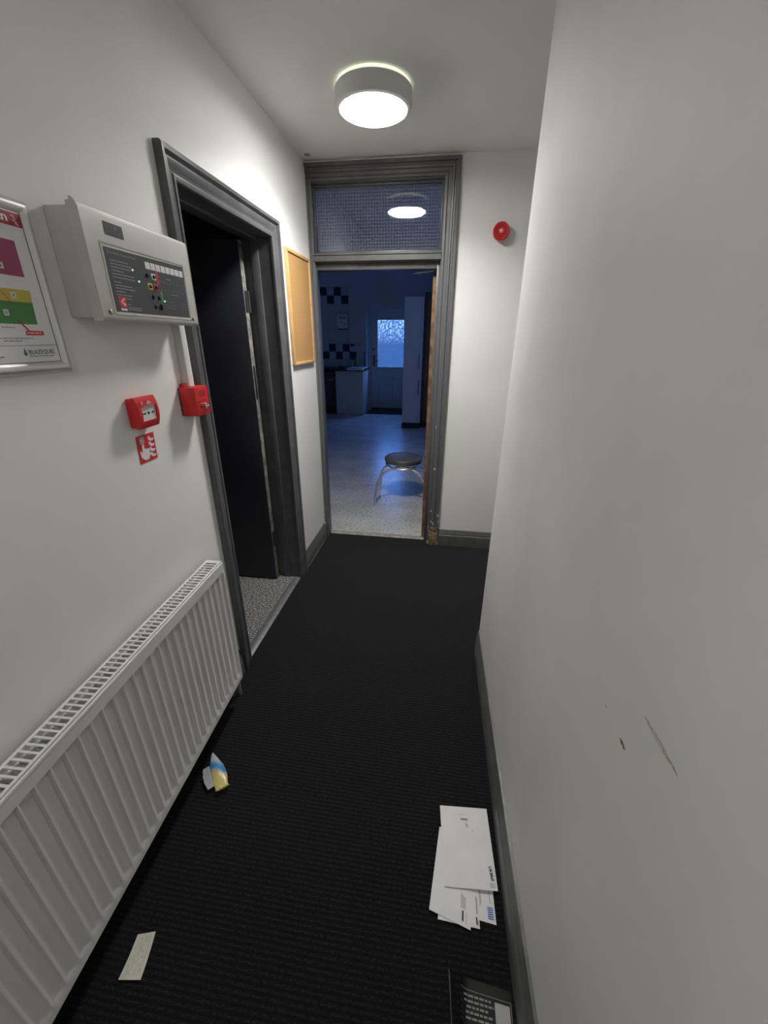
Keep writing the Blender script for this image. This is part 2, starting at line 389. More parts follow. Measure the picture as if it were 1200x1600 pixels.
# ---------------------------------------------------------------- setting: the hall shell
ZC = 2.452
def struct(name, mb, m, label, cat): return single(name, mb, m, label, cat, kind='structure')
struct('floor', MB().prism([(-0.90,-1.35),(1.62,-1.35),(1.62,2.955),(-0.90,2.955)], 'z', -0.06, 0.0), CARPET,
       'black ribbed carpet running along the hallway', 'floor')
struct('floor', MB().box(-3.6, -0.901, 0.2, 2.96, -0.06, 0.0), GREYCARPET, 'grey speckled carpet in the dark side room', 'floor')
struct('floor', MB().box(-3.1, 1.3, 2.956, 9.5, -0.06, 0.001), VINYL, 'pale grey speckled vinyl floor of the kitchen', 'floor')
struct('ceiling', MB().box(-1.1, 1.72, -1.45, 2.90, ZC, ZC + 0.1), CEIL, 'plain white hallway ceiling around the round lamp', 'ceiling')
# left wall: near stretch is slightly out of line, then straight past the doorway
wl = MB()
wl.prism([(-0.90, 1.42), (-0.90, 1.47), (-1.055, 1.47), (-1.055, 1.0), (-1.0, -1.45), (-0.771, -1.45)], 'z', 0.0, ZC)
wl.box(-1.055, -0.90, 1.47, 2.27, 1.97, ZC)
wl.box(-1.055, -0.90, 2.27, 3.02, 0, ZC)
wall_left = struct('wall_left', wl, WALL, 'off-white left hallway wall with the dark doorway in it', 'wall')
we = MB()
we.box(0.0, 1.72, 2.89, 3.02, 0, ZC + 0.1)
we.box(-0.90, 0.0, 2.89, 3.02, 2.375, ZC + 0.1)
wall_end = struct('wall_end', we, WALL, 'off-white wall at the end of the hallway beside the kitchen doorway', 'wall')
wr = MB().prism([(0.246, 1.70), (1.62, 1.70), (1.62, 1.58), (0.40, 1.58), (0.46, -1.45), (0.341, -1.45)], 'z', 0.0, ZC)
wall_right = struct('wall_right', wr, WALLR, 'scuffed off-white right wall ending in a free corner', 'wall')
struct('wall_near', MB().box(-1.0, 0.5, -1.45, -1.33, 0, ZC), WALL, 'off-white wall behind the viewer', 'wall')
struct('wall_far_right', MB().box(1.60, 1.72, 1.58, 2.90, 0, ZC), WALL, 'off-white wall closing the side passage on the right', 'wall')
# marks of wear on the right wall
def RWP(y, z, d=0.0004): return (0.246 + (1.70 - y) * 0.0302 - d, y, z)
def streak(pts, w, jit=0.3):
    rows = []
    for i, (y, z) in enumerate(pts):
        t = i / (len(pts) - 1); ww = w * (0.15 + math.sin(PI * t)) * (1 + random.uniform(-jit, jit))
        rows.append((RWP(y, z + ww / 2), RWP(y, z - ww / 2)))
    m = MB(); R = [[m.bm.verts.new(p) for p in r] for r in rows]
    for i in range(len(R) - 1): m.bm.faces.new((R[i][0], R[i][1], R[i+1][1], R[i+1][0]))
    return m
n_ = 14
part('scuff_mark', streak([(0.426 - 0.080 * i / n_ + 0.0, 1.048 + 0.0006 * math.sin(i * 1.7)) for i in range(n_ + 1)], 0.0085), SCUFF, wall_right, 'long brown diagonal scuff')
part('plaster_chip', streak([(0.458 - 0.0028 * i, 0.966 + 0.001 * math.sin(i * 2)) for i in range(8)], 0.006), CHIPD, wall_right, 'small brown chip in the plaster')
part('scuff_mark', streak([(0.520 - 0.004 * i, 0.968 + 0.0006 * i) for i in range(5)], 0.0025), SCUFF, wall_right)
part('patch', MB().lathe([(0.0, 0), (0.018, 0), (0.016, -0.003), (0.0, -0.004)], (-0.855, 2.80, ZC), 'z', 9), PATCHM, bpy.data.objects['ceiling'], 'small brown damp patch in the corner')

# ---------------------------------------------------------------- mouldings
def arch_piece(prof, pts):
    """prof: (u outward, v proud); pts: list of two (origin_fn) mapping profile point to 3D"""
    return MB().stations([[fn(u, v) for u, v in prof] for fn in pts])
# skirting, left wall (far bit) and end wall, right wall
SK = [(0.0, 0.0), (0.016, 0.0), (0.016, 0.085), (0.012, 0.092), (0.012, 0.104), (0.008, 0.112), (0.006, 0.128), (0.0, 0.130)]
def skirt(name, fns, m, label):
    return struct(name, MB().stations([[fn(u, z) for u, z in SK] for fn in fns]), m, label, 'skirting board')
bl = skirt('baseboard_left', [lambda u, z: (-0.90 + u, 2.334, z), lambda u, z: (-0.90 + u, 2.865, z)], SKG, 'chipped grey skirting board under the cork board')
part('worn_edge', MB().box(-0.884, -0.8825, 2.36, 2.86, 0.001, 0.006), CHIP, bl, 'bare wood worn along the bottom edge')
skirt('baseboard_end', [lambda u, z: (0.014, 2.89 - u*1.4, z), lambda u, z: (1.60, 2.89 - u*1.4, z)], SKG, 'dark grey skirting board right of the kitchen doorway')
def rsk(y, t):
    def fn(u, z):
        return (0.246 + (1.70 - y) * 0.0302 - u * t, y, z * 1.06)
    return fn
br = skirt('baseboard_right', [rsk(1.70, 0.75), rsk(1.0, 1.1), rsk(-1.33, 2.3)], SKG, 'dark grey moulded skirting board along the right wall')
part('unpainted_end', MB().prism([(0.246, 0.03), (0.2355, 0.03), (0.2355, 0.09), (0.241, 0.118), (0.2435, 0.138), (0.246, 0.138)], 'y', 1.6995, 1.7015), WINK, br, 'pale unpainted cut end')
def nsk(y):
    def fn(u, z):
        p = NEAR @ Vector((u * 0.9, y, z)); return (p.x, p.y, p.z)
    return fn
skirt('baseboard_left', [nsk(-0.02), nsk(-2.75)], SKG, 'dark skirting board behind the radiator')

# ---------------------------------------------------------------- doorway on the left (door_1)
ARCH = [(0.0, 0.0), (0.0, 0.010), (0.006, 0.013), (0.014, 0.013), (0.018, 0.009), (0.030, 0.010), (0.045, 0.019), (0.052, 0.019), (0.055, 0.014), (0.060, 0.015), (0.064, 0.026), (0.076, 0.027), (0.080, 0.022), (0.080, 0.0)]
d1 = thing('door_1', 'dark open doorway on the left framed by grey moulded architrave', 'doorway', (-0.90, 1.87, 0), kind='structure')
Y0, Y1, ZT, WX = 1.487, 2.252, 1.957, -0.90
part('architrave', arch_piece(ARCH, [lambda u, v: (WX + v, Y0 - u, 0.0), lambda u, v: (WX + v, Y0 - u, ZT + u)]), GREY, d1)
part('architrave', arch_piece(ARCH, [lambda u, v: (WX + v, Y0 - u, ZT + u), lambda u, v: (WX + v, Y1 + u, ZT + u)]), GREY, d1)
part('architrave', arch_piece(ARCH, [lambda u, v: (WX + v, Y1 + u, ZT + u), lambda u, v: (WX + v, Y1 + u, 0.0)]), GREY, d1)
# lining with rebate
part('jamb', MB().box(-1.055, -0.897, 1.468, 1.482, 0, 1.968), GREY, d1)
part('jamb', MB().box(-1.055, -0.897, 2.257, 2.272, 0, 1.968), GREY, d1)
part('jamb', MB().box(-1.055, -0.897, 1.482, 2.257, 1.955, 1.970), GREY, d1)
part('door_stop', MB().box(-1.005, -0.968, 1.482, 1.494, 0, 1.955, 0.001), GREY, d1)
part('door_stop', MB().box(-1.005, -0.968, 2.245, 2.257, 0, 1.955, 0.001), GREY, d1)
part('door_stop', MB().box(-1.005, -0.968, 1.494, 2.245, 1.943, 1.955, 0.001), GREY, d1)
part('threshold_strip', MB().prism([(-0.945, 0.0), (-0.895, 0.0), (-0.90, 0.004), (-0.92, 0.006), (-0.94, 0.004)], 'y', 1.495, 2.245), STRIP, d1, 'worn metal carpet strip')
leaf = part('door_leaf', MB().box(-1.80, -1.047, 2.198, 2.240, 0.008, 1.940, 0.0015), DARKP, d1, 'near-black door leaf standing open into the room')
part('leaf_edge', MB().box(-1.0472, -1.0452, 2.199, 2.239, 0.01, 1.938, 0.0005), WORN, leaf, 'worn pale painted edge')
for zz in (0.25, 1.62):
    part('hinge', MB().box(-1.0452, -1.0432, 2.203, 2.232, zz, zz + 0.10).tube([(-1.040, 2.243, zz), (-1.040, 2.243, zz + 0.10)], 0.006, 10), STEELD, leaf)
part('mortise_plate', MB().box(-1.0452, -1.0437, 2.206, 2.230, 1.18, 1.36, 0.0005), STEELD, leaf)
# the dark room behind
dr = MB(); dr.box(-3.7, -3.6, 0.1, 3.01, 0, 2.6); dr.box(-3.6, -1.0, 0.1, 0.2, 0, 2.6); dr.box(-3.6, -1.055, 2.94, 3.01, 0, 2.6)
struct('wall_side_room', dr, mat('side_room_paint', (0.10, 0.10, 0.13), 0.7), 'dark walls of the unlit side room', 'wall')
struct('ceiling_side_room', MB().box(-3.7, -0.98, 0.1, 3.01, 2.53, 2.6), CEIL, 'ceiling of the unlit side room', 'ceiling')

# ---------------------------------------------------------------- kitchen doorway with transom light (door_2, window_1)
d2 = thing('door_2', 'grey framed kitchen doorway at the end of the hall with chipped paint', 'doorway', (-0.48, 2.89, 0), kind='structure')
X0, X1, ZT2, WY = -0.868, -0.073, 2.352, 2.89
ARCH2 = [(0.0, 0.0), (0.0, 0.012), (0.012, 0.015), (0.020, 0.010), (0.036, 0.012), (0.040, 0.019), (0.050, 0.021), (0.055, 0.014), (0.062, 0.016), (0.066, 0.027), (0.082, 0.028), (0.085, 0.024), (0.085, 0.0)]
ARCH2L = [(0.0, 0.0), (0.0, 0.012), (0.012, 0.015), (0.020, 0.010), (0.036, 0.012), (0.0375, 0.0)]
part('architrave', arch_piece(ARCH2, [lambda u, v: (X1 + u, WY - v, 0.0), lambda u, v: (X1 + u, WY - v, ZT2 + u)]), CHIPPAINT, d2, 'right-hand architrave with paint knocked off low down')
part('architrave', arch_piece(ARCH2, [lambda u, v: (X1 + u, WY - v, ZT2 + u), lambda u, v: (-0.899, WY - v, ZT2 + u)]), GREY, d2)
part('architrave', arch_piece(ARCH2L, [lambda u, v: (X0 - u, WY - v, 0.0), lambda u, v: (X0 - u, WY - v, ZT2)]), CHIPPAINT, d2)
part('bare_wood_patch', MB().box(-0.055, 0.004, 2.8585, 2.864, 0.002, 0.115, 0.002), CHIP, d2, 'splintered bare wood at the foot of the architrave')
part('bare_wood_patch', MB().box(-0.050, -0.018, 2.864, 2.8745, 0.115, 0.150, 0.002), CHIP, d2)
part('jamb', MB().box(-0.8995, -0.886, 2.8895, 3.02, 0, 2.37), GREY, d2)
part('jamb', MB().box(-0.078, 0.0, 2.885, 3.02, 0, 2.37), GREY, d2)
part('jamb', MB().box(-0.886, -0.078, 2.892, 3.02, 2.345, 2.372), GREY, d2)
part('door_stop', MB().box(-0.886, -0.866, 2.890, 2.925, 0, 1.94, 0.001), GREY, d2)
part('door_stop', MB().box(-0.098, -0.078, 2.915, 2.965, 0, 1.94, 0.001), GREY, d2)
part('door_stop', MB().box(-0.866, -0.098, 2.915, 2.965, 1.900, 1.94, 0.001), GREY, d2)
part('transom_bar', MB().prism([(2.872, 1.944), (2.872, 1.972), (2.866, 1.976), (2.866, 1.986), (2.90, 1.992), (3.02, 1.992), (3.02, 1.938), (2.885, 1.938)], 'x', -0.868, -0.0745), GREY, d2)
part('threshold', MB().prism([(2.945, 0.0), (2.952, 0.007), (2.99, 0.008), (3.0, 0.0015), (3.0, 0.0)], 'x', -0.886, -0.078), SILL, d2, 'pale worn threshold board')
kl = part('door_leaf', MB().prism([(-0.121, 2.972), (-0.079, 2.972), (-0.045, 3.70), (-0.087, 3.70)], 'z', 0.012, 1.895), DARKP, d2, 'kitchen door standing wide open')
part('leaf_edge', MB().prism([(-0.1215, 2.968), (-0.0785, 2.968), (-0.079, 2.9725), (-0.1212, 2.9725)], 'z', 0.012, 1.86), BROWN, kl, 'bare brown wood edge with the paint gone')
part('door_closer_arm', MB().tube([(-0.248, 3.04, 1.892), (-0.118, 3.02, 1.902)], 0.006, 8), ALU, d2)
for (x, z, r) in ((-0.042, 0.62, 0.006), (-0.050, 0.93, 0.004)):
    part('screw_hole_filler', MB().lathe([(0, -0.0165), (r, -0.0160), (r, -0.010), (0, -0.010)], (x, WY, z), 'y', 10), WINK, d2, 'dab of white filler')
w1 = thing('window_1', 'transom light of small-squared textured glass over the kitchen doorway', 'window', (-0.47, 2.93, 1.99), kind='structure')
part('pane', MB().box(-0.886, -0.078, 2.930, 2.934, 1.992, 2.345), TGLASS, w1)
for a in ((-0.886, -0.862, 1.992, 2.345), (-0.090, -0.078, 1.992, 2.345), (-0.862, -0.090, 2.333, 2.345), (-0.862, -0.090, 1.992, 2.002)):
    part('glazing_bead', MB().box(a[0], a[1], 2.918, 2.930, a[2], a[3], 0.002), GREY, w1)

# ---------------------------------------------------------------- kitchen shell
kz = 2.72
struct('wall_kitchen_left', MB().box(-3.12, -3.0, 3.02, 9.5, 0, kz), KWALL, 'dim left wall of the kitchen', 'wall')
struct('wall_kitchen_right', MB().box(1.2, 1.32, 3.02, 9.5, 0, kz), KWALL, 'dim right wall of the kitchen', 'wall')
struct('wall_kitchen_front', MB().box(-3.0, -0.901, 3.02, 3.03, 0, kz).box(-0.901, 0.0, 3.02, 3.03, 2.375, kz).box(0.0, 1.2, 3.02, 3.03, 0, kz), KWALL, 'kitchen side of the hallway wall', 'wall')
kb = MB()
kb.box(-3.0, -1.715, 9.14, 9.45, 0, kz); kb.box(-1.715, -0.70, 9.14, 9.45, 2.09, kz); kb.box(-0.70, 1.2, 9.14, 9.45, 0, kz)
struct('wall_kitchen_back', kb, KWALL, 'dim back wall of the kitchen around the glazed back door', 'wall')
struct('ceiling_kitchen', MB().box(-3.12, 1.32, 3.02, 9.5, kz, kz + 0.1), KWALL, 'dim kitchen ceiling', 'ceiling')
struct('baseboard_kitchen', MB().box(-1.80, -1.715, 9.12, 9.14, 0, 0.10), SKG, 'dark skirting beside the back door', 'skirting board')
kr = bpy.data.objects['wall_kitchen_right']
struct('ground_yard', MB().box(-6, 6, 9.45, 16, -0.2, -0.12), mat('yard_concrete', (0.06, 0.06, 0.06), 0.9), 'dim concrete yard outside the back door', 'ground')
struct('wall_yard', MB().box(-6, 6, 11.0, 11.2, -0.12, 1.93), mat('yard_wall', (0.035, 0.03, 0.028), 0.9), 'yard wall outside the back door, raised to hide the sky', 'wall')  # added outside, height set to block direct sky behind the door pane
w2 = thing('fill_window', 'added kitchen side window, out of view, glowing blue as fill light', 'window', (1.2, 5.6, 1.1), kind='structure')  # added out of view to fill the kitchen with blue light
part('window_frame', MB().box(1.17, 1.2, 4.7, 6.5, 1.05, 1.10).box(1.17, 1.2, 4.7, 6.5, 2.1, 2.15).box(1.17, 1.2, 4.7, 4.75, 1.1, 2.1).box(1.17, 1.2, 6.45, 6.5, 1.1, 2.1).box(1.17, 1.2, 5.58, 5.62, 1.1, 2.1), UPVC, w2)
part('pane', MB().box(1.185, 1.19, 4.75, 6.45, 1.1, 2.1), emis('blue_fill_glow', (0.12, 0.23, 0.70), 0.95), w2)
# back door
d3 = thing('door_3', 'white back door with an obscure glass pane at the far side of the kitchen', 'door', (-1.2, 9.3, 0), kind='structure')
part('door_frame', MB().box(-1.715, -1.645, 9.26, 9.33, 0.0, 2.09, 0.006), UPVC, d3)
part('door_frame', MB().box(-0.77, -0.70, 9.26, 9.33, 0.0, 2.09, 0.006), UPVC, d3)
part('door_frame', MB().box(-1.645, -0.77, 9.26, 9.33, 2.02, 2.09, 0.006), UPVC, d3)
part('door_frame', MB().box(-1.645, -0.77, 9.25, 9.35, 0.0, 0.055, 0.006), SKG, d3, 'dark sill of the back door')
dl = MB()
for a in ((-1.6435, -1.505, 0.05, 2.024), (-0.905, -0.765, 0.05, 2.024), (-1.505, -0.905, 1.865, 2.024), (-1.505, -0.905, 0.05, 0.92)): dl.box(a[0], a[1], 9.285, 9.325, a[2], a[3], 0.003)
lf = part('door_leaf', dl, UPVC, d3)
part('pane', MB().box(-1.505, -0.905, 9.300, 9.308, 0.92, 1.865), OGLASS, lf)
BEAD = mat('glazing_bead_upvc', (0.80, 0.82, 0.85), 0.3)
for a in ((-1.515, -1.495, 0.915, 1.875), (-0.915, -0.895, 0.915, 1.875), (-1.495, -0.915, 1.855, 1.875), (-1.495, -0.915, 0.91, 0.93)):
    part('glazing_bead', MB().box(a[0], a[1], 9.272, 9.290, a[2], a[3], 0.004), BEAD, lf)
for a in ((-1.50, -1.225), (-1.185, -0.91)):
    b_ = MB()
    x0, x1, z0, z1 = a[0], a[1], 0.22, 0.72
    for q in ((x0, x0 + .018, z0, z1), (x1 - .018, x1, z0, z1), (x0 + .018, x1 - .018, z1 - .018, z1), (x0 + .018, x1 - .018, z0, z0 + .018)): b_.box(q[0], q[1], 9.276, 9.287, q[2], q[3], 0.003)
    b_.box(x0 + .05, x1 - .05, 9.279, 9.287, z0 + .05, z1 - .05, 0.003)
    part('moulded_panel', b_, UPVC, lf)
part('letterbox', MB().box(-1.40, -1.05, 9.27, 9.288, 0.80, 0.85, 0.006), ALU, lf, 'metal letterbox flap')
part('handle', MB().box(-1.60, -1.565, 9.268, 9.286, 0.93, 1.17, 0.006).tube([(-1.583, 9.27, 1.05), (-1.583, 9.23, 1.05), (-1.57, 9.22, 1.05), (-1.47, 9.22, 1.05)], 0.009, 8), STEELD, lf, 'dark lever handle on a long plate')
part('knob', MB().box(-1.605, -1.56, 9.262, 9.286, 1.26, 1.31, 0.006), STEELD, lf)
single('door_mat', MB().prism([(-1.68, 8.72), (-0.80, 8.70), (-0.79, 9.12), (-1.66, 9.13)], 'z', 0.001, 0.016, 0.004), MATB, 'black doormat lying in front of the white back door', 'doormat', (-1.2, 8.9, 0))

# tiled splash area: every tile its own piece on a grout bed
tb = thing('trim_1', 'black and white checkered tiling on the far left kitchen wall', 'tiling', (-2.4, 9.14, 0.93), kind='structure')
part('grout_bed', MB().box(-3.0, -2.085, 9.132, 9.14, 0.93, 2.455).box(-2.085, -1.745, 9.132, 9.14, 0.93, 1.235), GROUT, tb)
tiles = {}
def tile_mesh(m, dark):
    k = dark
    if k not in tiles:
        mb = MB().box(-0.0735, 0.0735, -0.006, 0.0, -0.074, 0.074, 0.0015, 1)
        o = _link('tile', mb, m); tiles[k] = o.data; bpy.data.objects.remove(o)
    return tiles[k]
dark = {(9, 1), (9, 3), (8, 0), (8, 2), (2, 2), (2, 0), (1, 3), (1, 1), (9, 5), (8, 4), (2, 4), (1, 5), (1, -1), }
for r in range(10):
    for c in range(-2, 6):
        if c < 0 and r > 1: continue
        isd = (r, c) in dark
        o = bpy.data.objects.new('tile', tile_mesh(TILED if isd else TILEW, isd)); C.objects.link(o); o.parent = tb
        x = -2.085 - 0.15 * (c + 0.5) if c >= 0 else -2.085 + 0.15 * (-c - 0.5)
        o.location = Vector((x, 9.132, 0.93 + 0.1525 * (r + 0.5))) - BASE[tb]

# base units, worktop, sink
bu = thing('base_cabinet', 'white plain-fronted kitchen base unit under the dark worktop', 'cabinet', (-1.97, 8.8, 0))
part('body', MB().box(-2.255, -1.685, 8.52, 9.13, 0.0, 0.885), KUNIT, bu)
part('door', MB().box(-2.252, -1.688, 8.498, 8.518, 0.02, 0.88, 0.003), KUNIT, bu)
bd = thing('base_cabinet', 'dark brown kitchen base cabinet left of the white unit', 'cabinet', (-2.63, 8.85, 0))
part('body', MB().box(-2.99, -2.262, 8.62, 9.13, 0.10, 0.885), DKWOOD, bd)
part('door', MB().box(-2.985, -2.268, 8.598, 8.618, 0.12, 0.87, 0.003), DKWOOD, bd)
part('plinth', MB().box(-2.99, -2.262, 8.68, 9.13, 0.0, 0.10), PLINTH, bd)
part('handle', MB().tube([(-2.42, 8.597, 0.70), (-2.42, 8.57, 0.70), (-2.34, 8.57, 0.70), (-2.34, 8.597, 0.70)], 0.005, 6), ALU, bd)
single('worktop', MB().box(-2.995, -1.66, 8.48, 9.132, 0.886, 0.928, 0.006), WTOP, 'black worktop along the tiled kitchen wall', 'worktop', (-2.3, 8.8, 0.886))
sk_ = thing('sink', 'stainless steel sink with a chrome tap on the black worktop', 'sink', (-1.86, 8.75, 0.928))
part('drainer', MB().box(-2.02, -1.655, 8.475, 8.99, 0.929, 0.940, 0.005).box(-1.985, -1.69, 8.50, 8.95, 0.9401, 0.944), ALU, sk_)
part('front_lip', MB().box(-2.0, -1.652, 8.468, 8.478, 0.90, 0.938, 0.004), CHROME, sk_)
part('tap', MB().tube([(-1.98, 8.93, 0.94), (-1.98, 8.93, 1.05), (-1.96, 8.90, 1.08), (-1.93, 8.84, 1.08), (-1.92, 8.80, 1.05)], 0.013, 10), CHROME, sk_)
single('metal_dish', MB().lathe([(0.0, 0.0), (0.05, 0.0), (0.09, 0.045), (0.085, 0.045), (0.047, 0.006), (0, 0.006)], (-2.14, 8.65, 0.929), 'z', 20), CHROME, 'small shiny metal dish on the black worktop left of the sink', 'dish', (-2.14, 8.65, 0.929))
single('washing_up_bottle', MB().lathe([(0.0, 0.0), (0.035, 0.0), (0.038, 0.02), (0.038, 0.12), (0.02, 0.16), (0.012, 0.17), (0.012, 0.195), (0, 0.195)], (-1.93, 9.05, 0.941), 'z', 16), YGB, 'yellow-green bottle standing behind the kitchen tap', 'bottle', (-1.93, 9.05, 0.941))
so = thing('wall_socket', 'small dark-fronted wall socket above the worktop beside the tiles', 'socket', (-2.02, 9.14, 1.37))
part('plate', MB().box(-2.075, -1.965, 9.122, 9.139, 1.32, 1.41, 0.003), SOCKW, so); part('insert', MB().box(-2.06, -1.98, 9.117, 9.122, 1.34, 1.39, 0.002), BLACKP, so)
sw2 = thing('light_switch', 'white light switch plate left of the back door', 'switch', (-1.87, 9.14, 1.37))
part('plate', MB().box(-1.92, -1.83, 9.128, 9.139, 1.325, 1.41, 0.003), SOCKW, sw2); part('rocker', MB().box(-1.89, -1.86, 9.122, 9.128, 1.35, 1.385, 0.002), SOCKW, sw2)
nt_ = thing('paper_notice', 'white paper notice stuck to the kitchen tiles', 'notice', (-2.22, 9.125, 1.78))
part('sheet', MB().box(-2.33, -2.12, 9.1245, 9.1258, 1.66, 1.95), PAPER, nt_)
pn = MB(); pn.box(-2.33, -2.12, 9.122, 9.1244, 1.66, 1.685)
for (zz, xa, xb) in ((1.90, -2.31, -2.15), (1.87, -2.28, -2.14), (1.80, -2.26, -2.22), (1.77, -2.2, -2.15)): pn.box(xa, xb, 9.1235, 9.1244, zz, zz + 0.012)
part('print', pn, INK, nt_)
# tall units on the right
tu = thing('tall_cabinet', 'tall white kitchen cabinet end with black plinth right of the back door', 'cabinet', (-0.58, 7.6, 0))
part('body', MB().box(-0.742, -0.455, 7.352, 7.95, 0.10, 2.12), KUNIT, tu)
part('side_panel', MB().box(-0.455, -0.425, 7.345, 7.95, 0.10, 2.12, 0.001), KUNIT, tu)
part('plinth', MB().box(-0.748, -0.42, 7.34, 7.93, 0.001, 0.10), PLINTH, tu)
for z0 in (1.02, 0.60):
    part('handle', MB().tube([(-0.47, 7.352, z0), (-0.47, 7.32, z0), (-0.47, 7.32, z0 + 0.24), (-0.47, 7.352, z0 + 0.24)], 0.007, 8), STEELD, tu)
tb2 = thing('tall_cabinet', 'tall brown wood-effect cabinet between the white cabinet and the kitchen door', 'cabinet', (0.0, 7.5, 0))
part('body', MB().box(-0.415, 0.30, 7.42, 7.95, 0.10, 2.19), DKWOOD, tb2)
part('door', MB().box(-0.375, 0.295, 7.398, 7.418, 0.12, 2.18, 0.003), mat('brown_laminate', (0.16, 0.085, 0.045), 0.5, var=0.3, scale=6), tb2)
part('plinth', MB().box(-0.415, 0.30, 7.45, 7.93, 0.001, 0.10), PLINTH, tb2)

# ---------------------------------------------------------------- stool
STCH = mat('stool_chrome', (0.80, 0.80, 0.80), 0.22, metal=0.85, var=0.03)
st = thing('stool', 'round grey vinyl stool with curved chrome legs in the kitchen doorway', 'stool', (-0.36, 3.80, 0))
scx, scy = -0.362, 3.80
part('seat', MB().lathe([(0.0, 0.395), (0.155, 0.395), (0.172, 0.402), (0.182, 0.418), (0.180, 0.438), (0.168, 0.450), (0.12, 0.456), (0.0, 0.458)], (scx, scy, 0), 'z', 48), SEATV, st, angle=60)
part('seat_piping', MB().tube([(scx + 0.181 * math.cos(2*PI*k/48), scy + 0.181 * math.sin(2*PI*k/48), 0.436) for k in range(48)], 0.003, 6, True), SEATV, st)
def hoop(y0, ytop, xw):
    pts = []; zt = 0.372
    pts.append((scx - xw, y0, 0.002)); pts.append((scx - xw * 0.97, y0 + (ytop - y0) * .2, 0.09))
    for k in range(0, 17):
        a = PI - PI * k / 16
        pts.append((scx + xw * 0.93 * math.cos(a), y0 + (ytop - y0) * (0.42 + 0.58 * math.sin(a)), 0.165 + (zt - 0.165) * math.sin(a)))
    pts.append((scx + xw * 0.97, y0 + (ytop - y0) * .2, 0.09)); pts.append((scx + xw, y0, 0.002))
    return MB().tube(pts, 0.0125, 12)
part('leg_hoop', hoop(3.60, 3.69, 0.255), STCH, st)
part('leg_hoop', hoop(4.00, 3.91, 0.265), STCH, st)
part('support_ring', MB().tube([(scx + 0.163 * math.cos(2*PI*k/40), scy + 0.163 * math.sin(2*PI*k/40), 0.362 + 0.020 * abs(math.cos(2*PI*k/40))) for k in range(40)], 0.0105, 10, True), STCH, st)

# ---------------------------------------------------------------- ceiling lamp, sounder, cork board
lp = thing('ceiling_lamp', 'round white ceiling lamp glowing bright white', 'lamp', (-0.37, 2.185, ZC))
lc = (-0.37, 2.185, ZC)
part('back_glow', MB().lathe([(0.0, -0.0005), (0.152, -0.0005), (0.152, -0.012), (0.0, -0.012)], lc, 'z', 64), HALO, lp, 'thin glowing ring at the ceiling')
part('housing', MB().lathe([(0.0, -0.012), (0.156, -0.012), (0.160, -0.016), (0.160, -0.062), (0.154, -0.074), (0.144, -0.078), (0.141, -0.078), (0.141, -0.060), (0.0, -0.060)], lc, 'z', 64), LAMPW, lp)
part('diffuser', MB().lathe([(0.0, -0.061), (0.1405, -0.061), (0.1405, -0.079), (0.132, -0.084), (0.06, -0.0865), (0.0, -0.087)], lc, 'z', 64), DIFF, lp, 'glowing white diffuser', angle=60)
ld_ = bpy.data.lights.new('lamp_light', 'AREA'); ld_.shape = 'DISK'; ld_.size = 0.27; ld_.energy = LAMP_POWER; ld_.spread = math.radians(142); ld_.color = (1.0, 0.985, 0.95)
lo_ = bpy.data.objects.new('lamp_light', ld_); C.objects.link(lo_); lo_.location = (-0.37, 2.185, ZC - 0.089); lo_.visible_camera = False
# unseen copy of the lamp behind the viewer, added as fill light
fill_lp = lp.copy(); C.objects.link(fill_lp); fill_lp.location = (-0.30, -0.45, ZC); fill_lp['label'] = 'added round fill lamp, unseen behind the viewer'
for ch in list(lp.children):
    c2_ = ch.copy(); C.objects.link(c2_); c2_.parent = fill_lp
    if ch.name.startswith('diffuser'): c2_.data = ch.data.copy(); c2_.data.materials[0] = emis('lamp_diffuser_dimmer', (1.0, 0.985, 0.95), LAMP_STRENGTH * FILL_LAMP)
sd = thing('alarm_sounder', 'round red fire alarm sounder on the end wall', 'alarm', (0.262, 2.89, 2.072))
sc_ = (0.262, 2.89, 2.072)
part('base', MB().lathe([(0, 0), (0.040, 0), (0.042, -0.004), (0.042, -0.022), (0, -0.022)], sc_, 'y', 36), RED, sd)
part('body', MB().lathe([(0, -0.022), (0.043, -0.022), (0.046, -0.028), (0.046, -0.046), (0.041, -0.052), (0.034, -0.050), (0.013, -0.047), (0.0, -0.047)], sc_, 'y', 36), RED, sd)
part('centre_cap', MB().lathe([(0, -0.046), (0.0115, -0.046), (0.011, -0.052), (0.007, -0.054), (0, -0.0545)], sc_, 'y', 20), mat('pale_cap', (0.70, 0.45, 0.45), 0.4), sd, 'pale round centre cap')
part('grille_slot', MB().tube([(0.262 + 0.026*math.cos(a), 2.8395, 2.072 + 0.026*math.sin(a)) for a in [2*PI*k/30 for k in range(30)]], 0.0012, 5, True), mat('deep_red', (0.22, 0.01, 0.012), 0.5), sd)

cb = thing('cork_board', 'cork notice board in a pale pine frame right of the dark doorway', 'notice board', (-0.90, 2.62, 1.345))
CY0, CY1, CZ0, CZ1 = 2.425, 2.815, 1.350, 1.946
part('cork_panel', MB().box(-0.8995, -0.888, CY0 + .012, CY1 - .012, CZ0 + .012, CZ1 - .012), CORK, cb)
for a in ((CY0, CY0 + .016, CZ0, CZ1), (CY1 - .016, CY1, CZ0, CZ1), (CY0 + .016, CY1 - .016, CZ1 - .016, CZ1), (CY0 + .016, CY1 - .016, CZ0, CZ0 + .016)):
    part('frame_rail', MB().box(-0.8995, -0.881, a[0], a[1], a[2], a[3], 0.002), PINE, cb)

